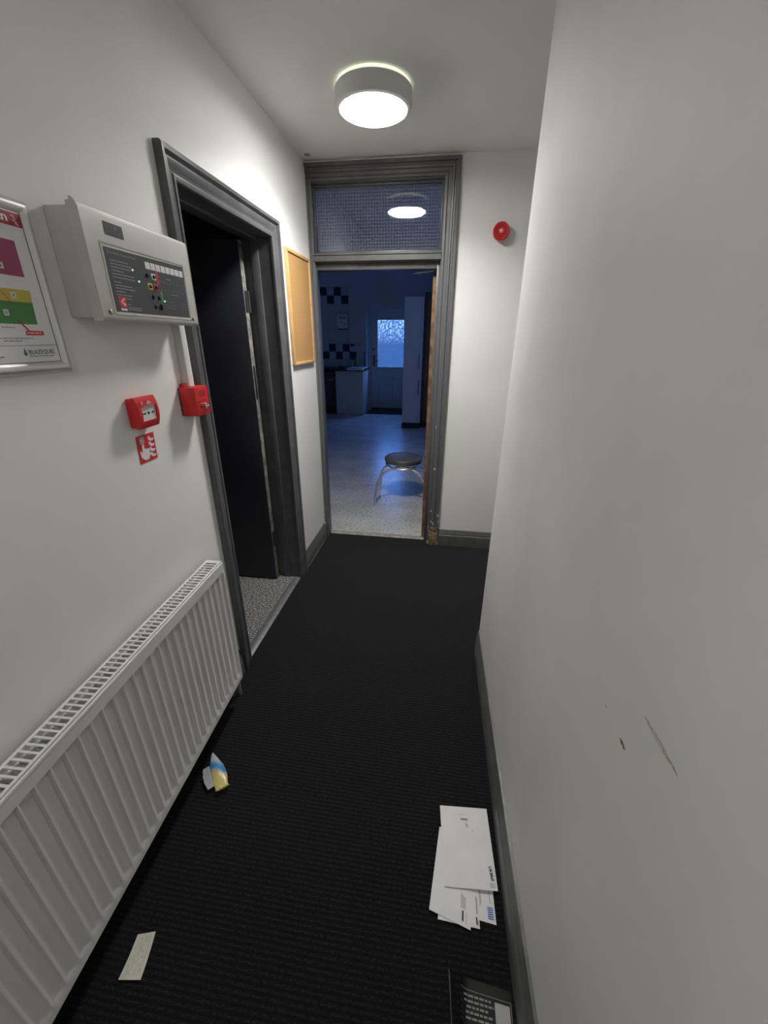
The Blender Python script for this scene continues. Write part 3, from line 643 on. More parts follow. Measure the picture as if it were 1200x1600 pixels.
# ---------------------------------------------------------------- near left wall: fire panel, poster, call point, switch, sign, radiator
def yz(frame_d, pts, m, name, parent, t=0.0004):
    return part(name, MB().prism(pts, 'x', frame_d, frame_d + t), m, parent)
fp = thing('fire_alarm_panel', 'beige fire alarm control panel with a dark indicator display', 'alarm panel', (0.0, -0.28, 1.53), NEAR)
PY0, PY1, PZ0, PZ1 = -0.492, -0.074, 1.533, 1.765
part('back_box', MB().prism([(PY0 + .006, PZ0 + .008), (PY1 - .006, PZ0 + .008), (PY1 - .006, PZ1 - .006), (PY0 + .006, PZ1 - .006)], 'x', 0.001, 0.070, 0.003), PANELG, fp)
lid = MB().prism([(0.0, PZ0), (0, 0)], 'x', 0, 0) if False else MB()
# cover: a shallow tray with rounded top and bottom edges
prof = [(0.060, PZ0 + 0.001), (0.080, PZ0 + 0.001), (0.0845, PZ0 + 0.006), (0.0860, PZ0 + 0.014), (0.0860, PZ1 - 0.012), (0.0835, PZ1 - 0.003), (0.078, PZ1), (0.060, PZ1)]
lid.prism(prof, 'y', PY0, PY1)
cover = part('cover', lid, PANELG, fp)
part('cover_lip', MB().prism([(0.070, PZ1 - .004), (0.070, PZ1 + 0.006), (0.074, PZ1 + 0.007), (0.080, PZ1 + 0.002), (0.085, PZ1 - 0.01)], 'y', PY0 - 0.0008, PY0 + 0.0015), PANELG, fp)
ov = part('indicator_display', MB().prism([(-0.4445, 1.5565), (-0.120, 1.5565), (-0.1175, 1.694), (-0.4425, 1.6905)], 'x', 0.0858, 0.0866), OVERLAY, fp, 'dark grey indicator display')
rim = MB()
for q in ((-0.4515, -0.4465, 1.550, 1.700), (-0.115, -0.110, 1.550, 1.700), (-0.4465, -0.115, 1.697, 1.702), (-0.4465, -0.115, 1.549, 1.554)): rim.box(0.0858, 0.0872, q[0], q[1], q[2], q[3], 0.0005, 1)
part('display_rim', rim, PANELG, fp)
part('maker_plate', MB().box(0.0858, 0.0868, -0.4255, -0.362, 1.7165, 1.743, 0.0004, 1), OVERLAY, fp, 'small dark plate')
mk = text_mb('CE', 0.008, (0.0869, -0.392, 1.732), (0, 1, 0), (0, 0, 1), 0.0001)
mk.tube([(0.0869, -0.410 + 0.004*math.cos(a), 1.730 + 0.004*math.sin(a)) for a in [2*PI*k/14 for k in range(14)]], 0.0004, 4, True)
part('plate_print', mk, LINK, fp)
for y in (-0.4665, -0.1005):
    s_ = part('screw', MB().lathe([(0, 0.0855), (0.0052, 0.0855), (0.0052, 0.0875), (0.0035, 0.0888), (0, 0.0890)], (0, y, 1.554), 'x', 14), STEELD, fp)
    part('screw_head', MB().lathe([(0, 0.0888), (0.0024, 0.0888), (0.0022, 0.0896), (0, 0.0896)], (0, y, 1.554), 'x', 10), WHITEM, s_)
for k in range(8):
    y = -0.2985 + k * 0.0224
    part('zone_label', MB().box(0.0866, 0.0870, y, y + 0.0195, 1.6655, 1.6815), WINK, ov)
pt = text_mb('Fire Alarm Control Panel', 0.0072, (0.0867, -0.433, 1.6795), (0, 1, 0), (0, 0, 1), 0.0001, width=0.098)
def dashes(mb, y0, y1, z, h=0.0018, x=0.0867):
    y = y0
    while y < y1 - 0.002:
        w = random.uniform(0.004, 0.011); w = min(w, y1 - y); mb.box(x - .0002, x + .0002, y, y + w, z, z + h); y += w + 0.0018
for (z, y1) in ((1.665, -0.365), (1.658, -0.358), (1.651, -0.362), (1.644, -0.388), (1.637, -0.355), (1.630, -0.350), (1.620, -0.405), (1.613, -0.37), (1.607, -0.36), (1.600, -0.40), (1.593, -0.375), (1.586, -0.38), (1.579, -0.405), (1.573, -0.39)):
    dashes(pt, -0.431, y1, z)
for z in (1.5665, 1.562): dashes(pt, -0.400, -0.350, z)
part('small_print', pt, LINK, ov)
dots = MB()
for r_, z in enumerate((1.641, 1.622, 1.593, 1.585, 1.577)):
    for k in range(8):
        y = -0.243 + k * 0.0155
        if r_ > 1 and k in (4, 5): continue
        dots.lathe([(0, 0.0866), (0.0014, 0.0866), (0.0014, 0.0871), (0, 0.0871)], (0, y, z), 'x', 6)
for z, a, b in ((1.650, -0.215, -0.19), (1.612, -0.20, -0.165)): dashes(dots, a, b, z)
part('indicator_dots', dots, LINK, ov, kind='stuff')
part('alarm_strip', MB().box(0.0866, 0.0869, -0.259, -0.249, 1.634, 1.668), SIGNRED, ov)
part('reset_strip', MB().box(0.0866, 0.0869, -0.252, -0.245, 1.590, 1.618), GREENINK, ov)
for (y, z, m_, c_) in ((-0.298, 1.650, None, 0), (-0.271, 1.649, WINK, 1), (-0.294, 1.6245, YPLATE, 1), (-0.267, 1.6245, SIGNRED, 1), (-0.288, 1.600, None, 0), (-0.263, 1.600, None, 0), (-0.285, 1.576, None, 0)):
    if m_: part('button_surround', MB().box(0.0866, 0.0871, y - 0.0095, y + 0.0095, z - 0.0075, z + 0.0075, 0.0002, 1), m_, ov)
    part('button', MB().lathe([(0, 0.0866), (0.0048, 0.0866), (0.0048, 0.0895), (0.0035, 0.0905), (0, 0.0905)], (0, y, z), 'x', 14), BLACKP, ov)
part('key_switch', MB().box(0.0866, 0.092, -0.2645, -0.2595, 1.570, 1.584, 0.001, 1), BLACKP, ov)
for (y, z, m_) in ((-0.355, 1.6545, WLED), (-0.338, 1.631, GLED), (-0.240, 1.593, GLED)):
    part('indicator_led', MB().lathe([(0, 0.0866), (0.0024, 0.0866), (0.002, 0.0885), (0, 0.089)], (0, y, z), 'x', 10), m_, ov)
lg = part('maker_badge', MB().box(0.0866, 0.0870, -0.4285, -0.4040, 1.5665, 1.5905), SIGNRED, ov, 'red badge with a white arrow')
ch = MB()
def bar2(mb, a, b, w, x0, x1):
    a = Vector(a); b = Vector(b); d = (b - a).normalized(); n = Vector((-d.y, d.x)) * w / 2
    mb.prism([tuple(a + n), tuple(b + n), tuple(b - n), tuple(a - n)], 'x', x0, x1)
bar2(ch, (-0.409, 1.5705), (-0.4215, 1.5785), 0.0028, 0.0870, 0.0873); bar2(ch, (-0.4215, 1.5780), (-0.409, 1.5865), 0.0028, 0.0870, 0.0873)
bar2(ch, (-0.409, 1.5705), (-0.411, 1.5775), 0.0022, 0.0870, 0.0873)
part('arrow_mark', ch, WINK, lg)
part('badge_text', MB().box(0.0866, 0.0869, -0.4275, -0.405, 1.5595, 1.5645), WINK, ov)

# framed poster
pf = thing('framed_poster', 'aluminium framed fire safety poster left of the alarm panel', 'poster', (0.0, -0.78, 1.43), NEAR)
FY0, FY1, FZ0, FZ1 = -1.000, -0.534, 1.425, 1.751
fprof = [(0.0, 0.001), (0.0, 0.005), (0.003, 0.010), (0.008, 0.0135), (0.014, 0.014), (0.020, 0.0115), (0.024, 0.0085), (0.024, 0.001)]   # (u inward, v proud)
def fr(y, z, sy, sz): return lambda u, v: (v, y + sy * u, z + sz * u)
cs = [fr(FY0, FZ0, 1, 1), fr(FY1, FZ0, -1, 1), fr(FY1, FZ1, -1, -1), fr(FY0, FZ1, 1, -1)]
for i in range(4):
    part('frame_rail', MB().stations([[f(u, v) for u, v in fprof] for f in (cs[i], cs[(i + 1) % 4])]), ALU, pf)
ps = part('poster_sheet', MB().box(0.0015, 0.0075, FY0 + .018, FY1 - .018, FZ0 + .018, FZ1 - .018), PAPER, pf)
DD = 0.0078
yz(DD, [(FY0 + .022, 1.7005), (-0.5562, 1.7005), (-0.5562, 1.7235), (FY0 + .022, 1.7235)], mat('poster_dark_red', (0.36, 0.02, 0.04), 0.5), 'header_band', ps)
part('heading', text_mb('Plan', 0.022, (DD + .0007, -0.637, 1.7065), (0, 1, 0), (0, 0, 1), 0.0002, width=0.046, bold=0.0004), WINK, ps)
fl = MB()
for k in range(4): bar2(fl, (-0.579 + 0.004 * (k % 2), 1.7195 - 0.0045 * k), (-0.573 + 0.002 * k, 1.7165 - 0.0045 * k), 0.0018, DD + .0005, DD + .0008)
part('running_figure', fl, WINK, ps)
yz(DD, [(-0.76, 1.611), (-0.5895, 1.611), (-0.5885, 1.674), (-0.76, 1.674)], MAGENTA, 'plan_area', ps)
yz(DD, [(-0.76, 1.5640), (-0.5895, 1.5640), (-0.587, 1.5865), (-0.76, 1.5865)], YELLOW, 'plan_area', ps)
yz(DD, [(-0.76, 1.523), (-0.592, 1.523), (-0.5895, 1.5640), (-0.76, 1.5640)], GREEN, 'plan_area', ps)
for (y, z) in ((-0.6345, 1.626), (-0.627, 1.5755), (-0.6545, 1.543)):
    part('room_marker', MB().box(DD + .0004, DD + .0007, y - .005, y + .005, z - .0055, z + .0055), WINK, ps)
    part('room_marker_dot', MB().box(DD + .0007, DD + .0009, y - .0022, y + .0022, z - .003, z + .003), GINK, ps)
yz(DD, [(-0.6255, 1.5025), (-0.584, 1.5025), (-0.583, 1.5105), (-0.6245, 1.5105)], SIGNRED, 'you_are_here_label', ps, 0.0005)
al_ = MB(); bar2(al_, (-0.634, 1.530), (-0.6165, 1.5105), 0.0028, DD + .0004, DD + .0007); part('pointer_line', al_, SIGNRED, ps); al_ = MB(); bar2(al_, (-0.652, 1.583), (-0.636, 1.560), 0.0012, DD + .0004, DD + .0007)
part('pointer_line', al_, SIGNRED, ps)
lt = MB(); dashes(lt, -0.6225, -0.5865, 1.5055, 0.002, DD + .0007); part('label_print', lt, PAPER, ps)
tx = MB()
dashes(tx, -0.674, -0.646, 1.5155, 0.0016, DD + .0003); dashes(tx, -0.75, -0.612, 1.4955, 0.0016, DD + .0003); dashes(tx, -0.678, -0.64, 1.4905, 0.0016, DD + .0003)
dashes(tx, -0.72, -0.688, 1.461, 0.002, DD + .0003); tx.box(DD, DD + .0003, FY0 + .022, FY1 - .022, 1.4822, 1.4830)
part('poster_small_print', tx, GINK, ps)
part('frame_inner_lip', MB().box(0.0076, 0.0084, -0.5590, -0.5572, FZ0 + .022, FZ1 - .022).box(0.0076, 0.0084, FY0 + .02, -0.5590, FZ0 + .0235, FZ0 + .0250), BLACKP, pf)  # thin dark strip inside the right and bottom rails
part('maker_name', text_mb('BLAZEQUEL', 0.0125, (DD + .0005, -0.6335, 1.4655), (0, 1, 0), (0, 0, 1), 0.0001, width=0.064), mat('slate_blue_ink', (0.10, 0.12, 0.20), 0.6), ps)
fm = MB().prism([(-0.6405, 1.4625), (-0.6370, 1.4655), (-0.6385, 1.4715), (-0.6405, 1.4775), (-0.6425, 1.4710), (-0.6445, 1.4660)], 'x', DD, DD + .0004)
dashes(fm, -0.632, -0.572, 1.4610, 0.0012, DD + .0003)
part('flame_logo', fm, mat('slate_ink', (0.10, 0.16, 0.22), 0.6), ps)

# call point
cp = thing('call_point', 'red break-glass call point below the alarm panel', 'alarm call point', (0.0, -0.34, 1.256), NEAR)
part('back_box', MB().box(0.001, 0.024, -0.383, -0.300, 1.259, 1.341, 0.004), RED, cp)
c_ = MB()
# curved front housing, open where the white plate sits
fpts = [(0.024, 1.257), (0.032, 1.257), (0.040, 1.266), (0.044, 1.285), (0.045, 1.300), (0.044, 1.318), (0.040, 1.336), (0.034, 1.3435), (0.024, 1.3435)]
def bulge(z): t = (z - 1.30) / 0.044; return 0.041 - 0.010 * t * t
for (ya, yb, za, zb) in ((-0.386, -0.298, 1.257, 1.2765), (-0.386, -0.298, 1.3165, 1.3435), (-0.386, -0.373, 1.2765, 1.3165), (-0.307, -0.298, 1.2765, 1.3165)):
    K = 6; poly = [(0.022, za)] + [(bulge(za + (zb - za) * i / K), za + (zb - za) * i / K) for i in range(K + 1)] + [(0.022, zb)]
    c_.prism(poly, 'y', ya, yb)
part('front_housing', c_, RED, cp, angle=50)
wp = part('operating_plate', MB().box(0.024, 0.0355, -0.373, -0.307, 1.2765, 1.3165, 0.001, 1), WHITEM, cp, 'white press plate')
gm = MB()
bar2(gm, (-0.367, 1.2975), (-0.356, 1.2975), 0.003, 0.0355, 0.0358); gm.prism([(-0.358, 1.3015), (-0.358, 1.2935), (-0.351, 1.2975)], 'x', 0.0355, 0.0358)
bar2(gm, (-0.313, 1.2975), (-0.324, 1.2975), 0.003, 0.0355, 0.0358); gm.prism([(-0.322, 1.3015), (-0.322, 1.2935), (-0.329, 1.2975)], 'x', 0.0355, 0.0358)
gm.lathe([(0, 0.0355), (0.0045, 0.0355), (0.0045, 0.0359), (0, 0.0359)], (0, -0.340, 1.2975), 'x', 16)
part('arrow_print', gm, INK, wp)
hs = MB().prism([(-0.350, 1.3225), (-0.328, 1.3225), (-0.330, 1.328), (-0.339, 1.334), (-0.348, 1.328)], 'x', 0.0395, 0.0412)
hs.box(0.0400, 0.0412, -0.362, -0.318, 1.3175, 1.3195); hs.box(0.0400, 0.0408, -0.372, -0.366, 1.323, 1.333)
part('house_symbol', hs, mat('pale_print', (0.62, 0.35, 0.35), 0.5), cp)
# sign under the call point
sg = thing('fire_sign', 'small red square sign with a white hand and flames', 'sign', (0.0, -0.33, 1.15), NEAR)
def SG(u, v): return (-0.3735 + u * 0.0815 - (1 - v) * 0.004, 1.1510 + v * 0.0805)      # unit square on the wall
part('sign_plate', MB().prism([SG(0, 0), SG(1, 0), SG(1, 1), SG(0, 1)], 'x', 0.0006, 0.0016), SIGNRED, sg)
sy = MB()
def P_(pts, x0=0.0016, x1=0.0020): sy.prism([SG(u, v) for u, v in pts], 'x', x0, x1)
for q in ([(0.16, 0.72), (0.40, 0.72), (0.40, 0.75), (0.16, 0.75)], [(0.16, 0.91), (0.40, 0.91), (0.40, 0.94), (0.16, 0.94)], [(0.16, 0.75), (0.19, 0.75), (0.19, 0.91), (0.16, 0.91)], [(0.37, 0.75), (0.40, 0.75), (0.40, 0.91), (0.37, 0.91)]): P_(q)
sy.lathe([(0, 0.0016), (0.0055, 0.0016), (0.0055, 0.002), (0, 0.002)], (0, SG(0.28, 0.83)[0], SG(0.28, 0.83)[1]), 'x', 14)
P_([(0.24, 0.70), (0.34, 0.70), (0.35, 0.50), (0.60, 0.46), (0.62, 0.25), (0.50, 0.08), (0.30, 0.08), (0.12, 0.22), (0.08, 0.42), (0.14, 0.46), (0.22, 0.36)])
for k, v0 in enumerate((0.86, 0.66, 0.46, 0.26)):
    P_([(0.62, v0), (0.66, v0 - 0.10), (0.78, v0 - 0.16), (0.94, v0 - 0.14), (0.94, v0 - 0.07), (0.82, v0 - 0.06), (0.74, v0 + 0.0), (0.70, v0 + 0.05)])
part('pictogram', sy, WINK, sg, 'white pictogram of a pressing hand beside flames')
# key switch box and trunking
ks = thing('key_switch_box', 'red box with a round key switch beside the doorway', 'alarm switch', (0.0, -0.08, 1.248), NEAR)
part('back_plate', MB().box(0.001, 0.006, -0.121, -0.036, 1.250, 1.342, 0.002), BLACKP, ks)
part('box', MB().box(0.005, 0.060, -0.121, -0.034, 1.2485, 1.3440, 0.0025), RED, ks)
kk = MB()
for z in (1.3280, 1.3225, 1.3170, 1.3115):
    y = -0.098
    while y < -0.058: w = random.uniform(.003, .008); kk.box(0.060, 0.0603, y, min(y + w, -0.056), z, z + 0.0022); y += w + .0015
dashes(kk, -0.090, -0.066, 1.298, 0.0018, 0.0602)
part('print', kk, mat('dark_red_print', (0.10, 0.01, 0.01), 0.6), ks, kind='stuff')
part('keyway', MB().lathe([(0, 0.060), (0.0058, 0.060), (0.0058, 0.0608), (0, 0.0608)], (0, -0.094, 1.277), 'x', 12), BLACKP, ks)
part('small_led', MB().lathe([(0, 0.060), (0.003, 0.060), (0.002, 0.062), (0, 0.062)], (0, -0.106, 1.296), 'x', 8), mat('dim_red_lens', (0.2, 0.0, 0.0), 0.3), ks)
part('key_barrel', MB().lathe([(0, 0.060), (0.0095, 0.060), (0.0095, 0.066), (0.008, 0.070), (0.006, 0.071), (0.0055, 0.0685), (0, 0.0685)], (0, -0.066, 1.278), 'x', 20), CHROME, ks, 'chrome key barrel')
part('cable_gland', MB().box(0.004, 0.016, -0.106, -0.090, 1.344, 1.356, 0.001), RED, ks)
single('cable_trunking', MB().prism([(0.001, -0.086), (0.024, -0.084), (0.025, -0.082), (0.025, -0.054), (0.024, -0.052), (0.001, -0.050)], 'z', 1.3445, 1.541), WHITEM,
       'narrow white cable trunking between the alarm panel and the red key box', 'trunking', (0, -0.068, 1.3445), NEAR)

# radiator
ra = thing('radiator', 'white ribbed panel radiator along the left wall', 'radiator', (0.05, -0.75, 0.12), NEAR)
RY0, RY1, RZ0, RZ1, RD = -1.52, -0.178, 0.128, 0.712, 0.088
def ribs():
    """pressed front sheet: broad recessed channels between narrow ridges"""
    prof = []; pitch = 0.0371; y = RY1 - 0.010
    prof.append((RY1 - 0.0, RD)); prof.append((y, RD))
    while y - pitch > RY0 + 0.01:
        prof += [(y - 0.0055, RD - 0.0065), (y - 0.0280, RD - 0.0065), (y - 0.0340, RD), (y - pitch, RD)]
        y -= pitch
    prof.append((RY0, RD))
    return prof
pr_ = ribs(); m = MB()
zs = [(RZ0, 0), (RZ0 + 0.030, 0), (RZ0 + 0.041, 1), (RZ1 - 0.050, 1), (RZ1 - 0.042, 0), (RZ1 - 0.012, 0)]
rows = [[(RD if k == 0 else d, y, z) for y, d in pr_] for z, k in zs]
rows = [[(RD - 0.012, y, RZ0 - 0.004) for y, d in pr_]] + rows
R_ = [[m.bm.verts.new(p) for p in r] for r in rows]
for i in range(len(R_) - 1):
    for j in range(len(R_[0]) - 1): m.bm.faces.new((R_[i][j], R_[i][j+1], R_[i+1][j+1], R_[i+1][j]))
part('front_panel', m, WHITEM, ra, angle=33)
part('back_panel', MB().box(0.026, 0.034, RY0 + .01, RY1 - .01, RZ0, RZ1 - 0.02), WHITEM, ra)
fin = MB(); y = RY1 - 0.02; k = 0; pts = []
while y > RY0 + 0.02:
    pts.append((0.036 if k % 2 else 0.070, y)); pts.append((0.036 if k % 2 else 0.070, y - 0.006)); y -= 0.0125; k += 1
A_ = [fin.bm.verts.new((x, yy, RZ1 - 0.06)) for x, yy in pts]; B_ = [fin.bm.verts.new((x, yy, RZ1 - 0.016)) for x, yy in pts]
for i in range(len(A_) - 1): fin.bm.faces.new((A_[i], A_[i+1], B_[i+1], B_[i]))
part('convector_fins', fin, WHITEM, ra, kind='stuff')
part('end_panel', MB().box(0.022, RD - 0.002, RY1 - 0.001, RY1 + 0.0015, RZ0 + 0.01, RZ1, 0.0005, 1), WHITEM, ra)
part('end_panel', MB().box(0.022, RD - 0.002, RY0 - 0.0015, RY0 + 0.001, RZ0 + 0.01, RZ1, 0.0005, 1), WHITEM, ra)
gr = part('top_grille', MB().box(0.022, 0.030, RY0, RY1, RZ1 - 0.012, RZ1, 0.001, 1).box(0.074, 0.0805, RY0, RY1, RZ1 - 0.012, RZ1, 0.001, 1).box(0.030, 0.074, RY1 - 0.016, RY1, RZ1 - 0.006, RZ1 - 0.0005).box(0.030, 0.074, RY0, RY0 + 0.016, RZ1 - 0.006, RZ1 - 0.0005), WHITEM, ra)
part('top_rail', MB().box(0.0825, RD, RY0, RY1, RZ1 - 0.014, RZ1 - 0.003, 0.0015), WHITEM, ra)
sl = _link('slat', MB().box(-0.0225, 0.0225, -0.0028, 0.0028, -0.004, 0.0, 0.0006, 1), WHITEM); slm = sl.data; bpy.data.objects.remove(sl)
y = RY1 - 0.030
while y > RY0 + 0.02:
    o = bpy.data.objects.new('slat', slm); C.objects.link(o); o.parent = gr
    o.location = Vector((0.052, y, RZ1 - 0.0005)) - BASE[gr]; y -= 0.0168
vv = part('valve', MB().tube([(0.050, RY1 - 0.01, 0.165), (0.050, RY1 + 0.022, 0.165)], 0.011, 12).tube([(0.050, RY1 + 0.022, 0.120), (0.050, RY1 + 0.022, 0.205)], [0.013] * 2, 12).tube([(0.050, RY1 + 0.022, 0.205), (0.050, RY1 + 0.022, 0.232)], [0.016, 0.012], 12), CHROME, ra, 'small chrome lockshield valve')
part('pipe', MB().tube([(0.050, RY1 + 0.022, 0.0), (0.050, RY1 + 0.022, 0.125)], 0.0078, 12), COPPER, ra)

# ---------------------------------------------------------------- litter on the floor
def sheet(poly, z, t=0.0006, lift=None, nx=1):
    """thin paper polygon; lift(x,y) adds height"""
    m = MB().prism(poly, 'z', z, z + t)
    return m
def env(name, label, corners, z, lift=None, t=0.0012, n=10, mm=PAPER, group=None):
    """four corners (tl, tr, br, bl) subdivided so the paper can curl"""
    tl, tr, br_, bl_ = [Vector((*c, 0)) for c in corners]
    m = MB(); top = []; bot = []
    for i in range(n + 1):
        a = tl.lerp(bl_, i / n); b = tr.lerp(br_, i / n); r1 = []; r2 = []
        for j in range(n + 1):
            p = a.lerp(b, j / n); h = z + (lift(j / n, i / n) if lift else 0)
            r1.append(m.bm.verts.new((p.x, p.y, h + t))); r2.append(m.bm.verts.new((p.x, p.y, h)))
        top.append(r1); bot.append(r2)
    for i in range(n):
        for j in range(n):
            m.bm.faces.new((top[i][j], top[i][j+1], top[i+1][j+1], top[i+1][j])); m.bm.faces.new((bot[i][j], bot[i+1][j], bot[i+1][j+1], bot[i][j+1]))
    for a, b in ((top[0], bot[0]), (top[-1], bot[-1]), ([r[0] for r in top], [r[0] for r in bot]), ([r[-1] for r in top], [r[-1] for r in bot])):
        for k in range(n): m.bm.faces.new((a[k], a[k+1], b[k+1], b[k]))
    c = (tl + tr + br_ + bl_) / 4
    root = thing(name, label, 'envelope', (c.x, c.y, z), group=group)
    part('paper', m, mm, root)
    return root
def pmap(corners, z):
    tl, tr, br_, bl_ = [Vector((*c, 0)) for c in corners]
    def f(u, v):      # u across, v down
        p = tl.lerp(tr, u).lerp(bl_.lerp(br_, u), v); return Vector((p.x, p.y, z))
    return f
def bars(f, items, h=0.0003):
    m = MB()
    for (u0, v0, u1, v1) in items:
        q = [f(u0, v0), f(u1, v0), f(u1, v1), f(u0, v1)]
        m.prism([(p.x, p.y) for p in q], 'z', q[0].z, q[0].z + h)
    return m
G = 'pieces of post dropped on the carpet'
# bottom: letter with blue print, then two DL letters, then the big one on top
eA = [(0.120, 0.842), (0.225, 0.838), (0.233, 0.620), (0.128, 0.628)]
e = env('envelope', 'white envelope with blue print sticking out at the right under the pile', eA, 0.0015, group=G)
f = pmap(eA, 0.0030)
part('blue_print', bars(f, [(0.80, 0.84 + 0.022*k, 0.95, 0.852 + 0.022*k) for k in range(6)]), BINK, e, kind='stuff')
part('address_print', bars(f, [(0.60 + 0.02*k, 0.66, 0.61 + 0.02*k, 0.86 - 0.02*k) for k in range(3)] + [(0.88, 0.66, 0.895, 0.80)]), GINK, e, kind='stuff')
eB = [(0.100, 0.845), (0.176, 0.830), (0.186, 0.606), (0.066, 0.618)]
eB = [(0.088, 0.850), (0.178, 0.842), (0.187, 0.604), (0.071, 0.608)]
e = env('envelope', 'white envelope second from the bottom of the pile showing a narrow printed edge', eB, 0.0032, group=G)
f = pmap(eB, 0.0047)
part('print', bars(f, [(0.92, 0.90, 0.955, 0.97), (0.945, 0.70, 0.955, 0.88), (0.965, 0.72, 0.975, 0.86), (0.965, 0.93, 0.975, 0.98)]), INK, e, kind='stuff')
eC = [(0.071, 0.843), (0.172, 0.842), (0.161, 0.597), (0.046, 0.625)]
e = env('envelope', 'white envelope with grey address lines poking out below the top one', eC, 0.0050, group=G)
f = pmap(eC, 0.0065)
part('print', bars(f, [(0.79, 0.86, 0.83, 0.955), (0.80, 0.955, 0.81, 0.965)]), INK, e, kind='stuff')
part('address_print', bars(f, [(0.76 + 0.032*k, 0.70 + 0.01*k, 0.775 + 0.032*k, 0.84) for k in range(4)] + [(0.89, 0.87, 0.90, 0.97)]), GINK, e, kind='stuff')
eD = [(0.071, 0.909), (0.230, 0.921), (0.244, 0.693), (0.089, 0.683)]
liftD = lambda u, v: 0.0015 + 0.003 * math.sin(PI * v) ** 2 * (0.5 + 0.5 * math.sin(u * 4)) + 0.003 * u * v
e = env('envelope', 'large plain white envelope on top of the pile with a postmark', eD, 0.0068, lift=liftD, n=20, group=G)
def f3(corners, z0, lift):
    g = pmap(corners, 0)
    def F(u, v): p = g(u, v); p.z = z0 + lift(u, v) + 0.0013; return p
    return F
F = f3(eD, 0.0068, liftD)
bm_ = MB()
for (u0, v0, u1, v1) in [(0.42, 0.160, 0.57, 0.185), (0.44, 0.187, 0.58, 0.192)] + [(0.51 + .012*k, 0.21 + .008*k, 0.517 + .012*k, 0.27 + .006*k) for k in range(5)] + [(0.64, 0.30, 0.645, 0.34), (0.36, 0.105, 0.52, 0.109)]:
    q = [F(u0, v0), F(u1, v0), F(u1, v1), F(u0, v1)]; bm_.quad([(p.x, p.y, p.z + .0002) for p in q])
part('address_print', bm_, GINK, e, kind='stuff')
o_ = F(0.875, 0.74); r_ = (F(0.915, 0.90) - F(0.885, 0.74)).normalized(); u_ = Vector((0, 0, 1)).cross(r_)
part('postmark_text', text_mb('UKMail', 0.0125, (o_.x, o_.y, o_.z + .0006), r_, u_, 0.0001, width=0.036, bold=0.0003), INK, e)
bm_ = MB()
for (u0, v0, u1, v1) in [(0.865, 0.925, 0.965, 0.93), (0.865, 0.968, 0.965, 0.973), (0.865, 0.93, 0.872, 0.968), (0.958, 0.93, 0.965, 0.968), (0.885, 0.935, 0.90, 0.963), (0.912, 0.932, 0.925, 0.966), (0.935, 0.94, 0.942, 0.96)]:
    q = [F(u0, v0), F(u1, v0), F(u1, v1), F(u0, v1)]; bm_.quad([(p.x, p.y, p.z + .0002) for p in q])
part('postmark_frame', bm_, GINK, e, kind='stuff')
# receipt
rc = [(-0.736, 0.455), (-0.692, 0.468), (-0.670, 0.379), (-0.726, 0.371)]
lr = lambda u, v: 0.004 * (v - .5) ** 2 * 4 + 0.002 * (u - .5) ** 2
e = env('receipt', 'narrow creased slip of printed paper on the carpet beside the radiator', rc, 0.0015, lift=lr, n=10, mm=CREAMP, t=0.0004)
e['category'] = 'receipt'
F = f3(rc, 0.0008, lr); bm_ = MB()
for k in range(9):
    v0 = 0.08
    while v0 < 0.88:
        w = random.uniform(.03, .10)
        if random.random() < 0.62:
            q = [F(0.10 + .09*k, v0), F(0.125 + .09*k, v0), F(0.125 + .09*k, min(v0 + w, .9)), F(0.10 + .09*k, min(v0 + w, .9))]; bm_.quad([(p.x, p.y, p.z + .0003) for p in q])
        v0 += w + .02
part('print', bm_, mat('faded_print', (0.40, 0.40, 0.33), 0.7), e)
# snack wrapper
wrp = thing('food_wrapper', 'crumpled yellow and blue food wrapper lying by the radiator', 'wrapper', (-0.76, 0.90, 0))
WR = gradient_paint('printed_foil', [(0.0, (0.70, 0.66, 0.30)), (0.30, (0.62, 0.50, 0.15)), (0.52, (0.55, 0.47, 0.20)), (0.66, (0.05, 0.25, 0.60)), (0.78, (0.06, 0.30, 0.62)), (0.92, (0.55, 0.58, 0.62))], 'Y', -0.055, 0.06, 0.3)
a0 = Vector((-0.812, 0.972, 0.012)); a1 = Vector((-0.706, 0.852, 0.012)); ax = (a1 - a0); L = ax.length; ax.normalize(); sd_ = Vector((-ax.y, ax.x, 0)) * -1
rows = []; K = 14; NN = 18
for i in range(K + 1):
    t = i / K; w = 0.0245 * (0.12 + 0.88 * min(1, t / 0.45)) * (1 if t < 0.9 else 0.86); h = 0.013 * (0.25 + 0.75 * math.sin(PI * min(1, t * 0.9)))
    c = a0 + ax * L * t; c.z = h + 0.0012
    row = []
    for j in range(NN):
        a = 2 * PI * j / NN; k_ = 1 + 0.10 * math.sin(3 * a + 7 * t) + random.uniform(-.06, .06)
        p = c + sd_ * math.cos(a) * w * k_ + Vector((0, 0, 1)) * math.sin(a) * h * (k_ if math.sin(a) > 0 else 1)
        p.z = max(p.z, 0.001); row.append(p)
    rows.append(row)
part('packet', MB().stations(rows), WR, wrp, angle=25)
cr = MB(); rows = []
for i in range(9):
    t = i / 8; p = a1 + sd_ * (0.023 - 0.046 * t); z = 0.010 + 0.004 * (i % 2)
    rows.append([p + Vector((0, 0, z - .008)) , p + ax * 0.010 + Vector((0, 0, z)), p + ax * 0.011 + Vector((0, 0, z - 0.0015)), p + Vector((0, 0, z - .010))])
part('crimped_end', cr.stations(rows), mat('gold_crimp', (0.66, 0.60, 0.25), 0.35), wrp)
fl_ = MB(); rows = []
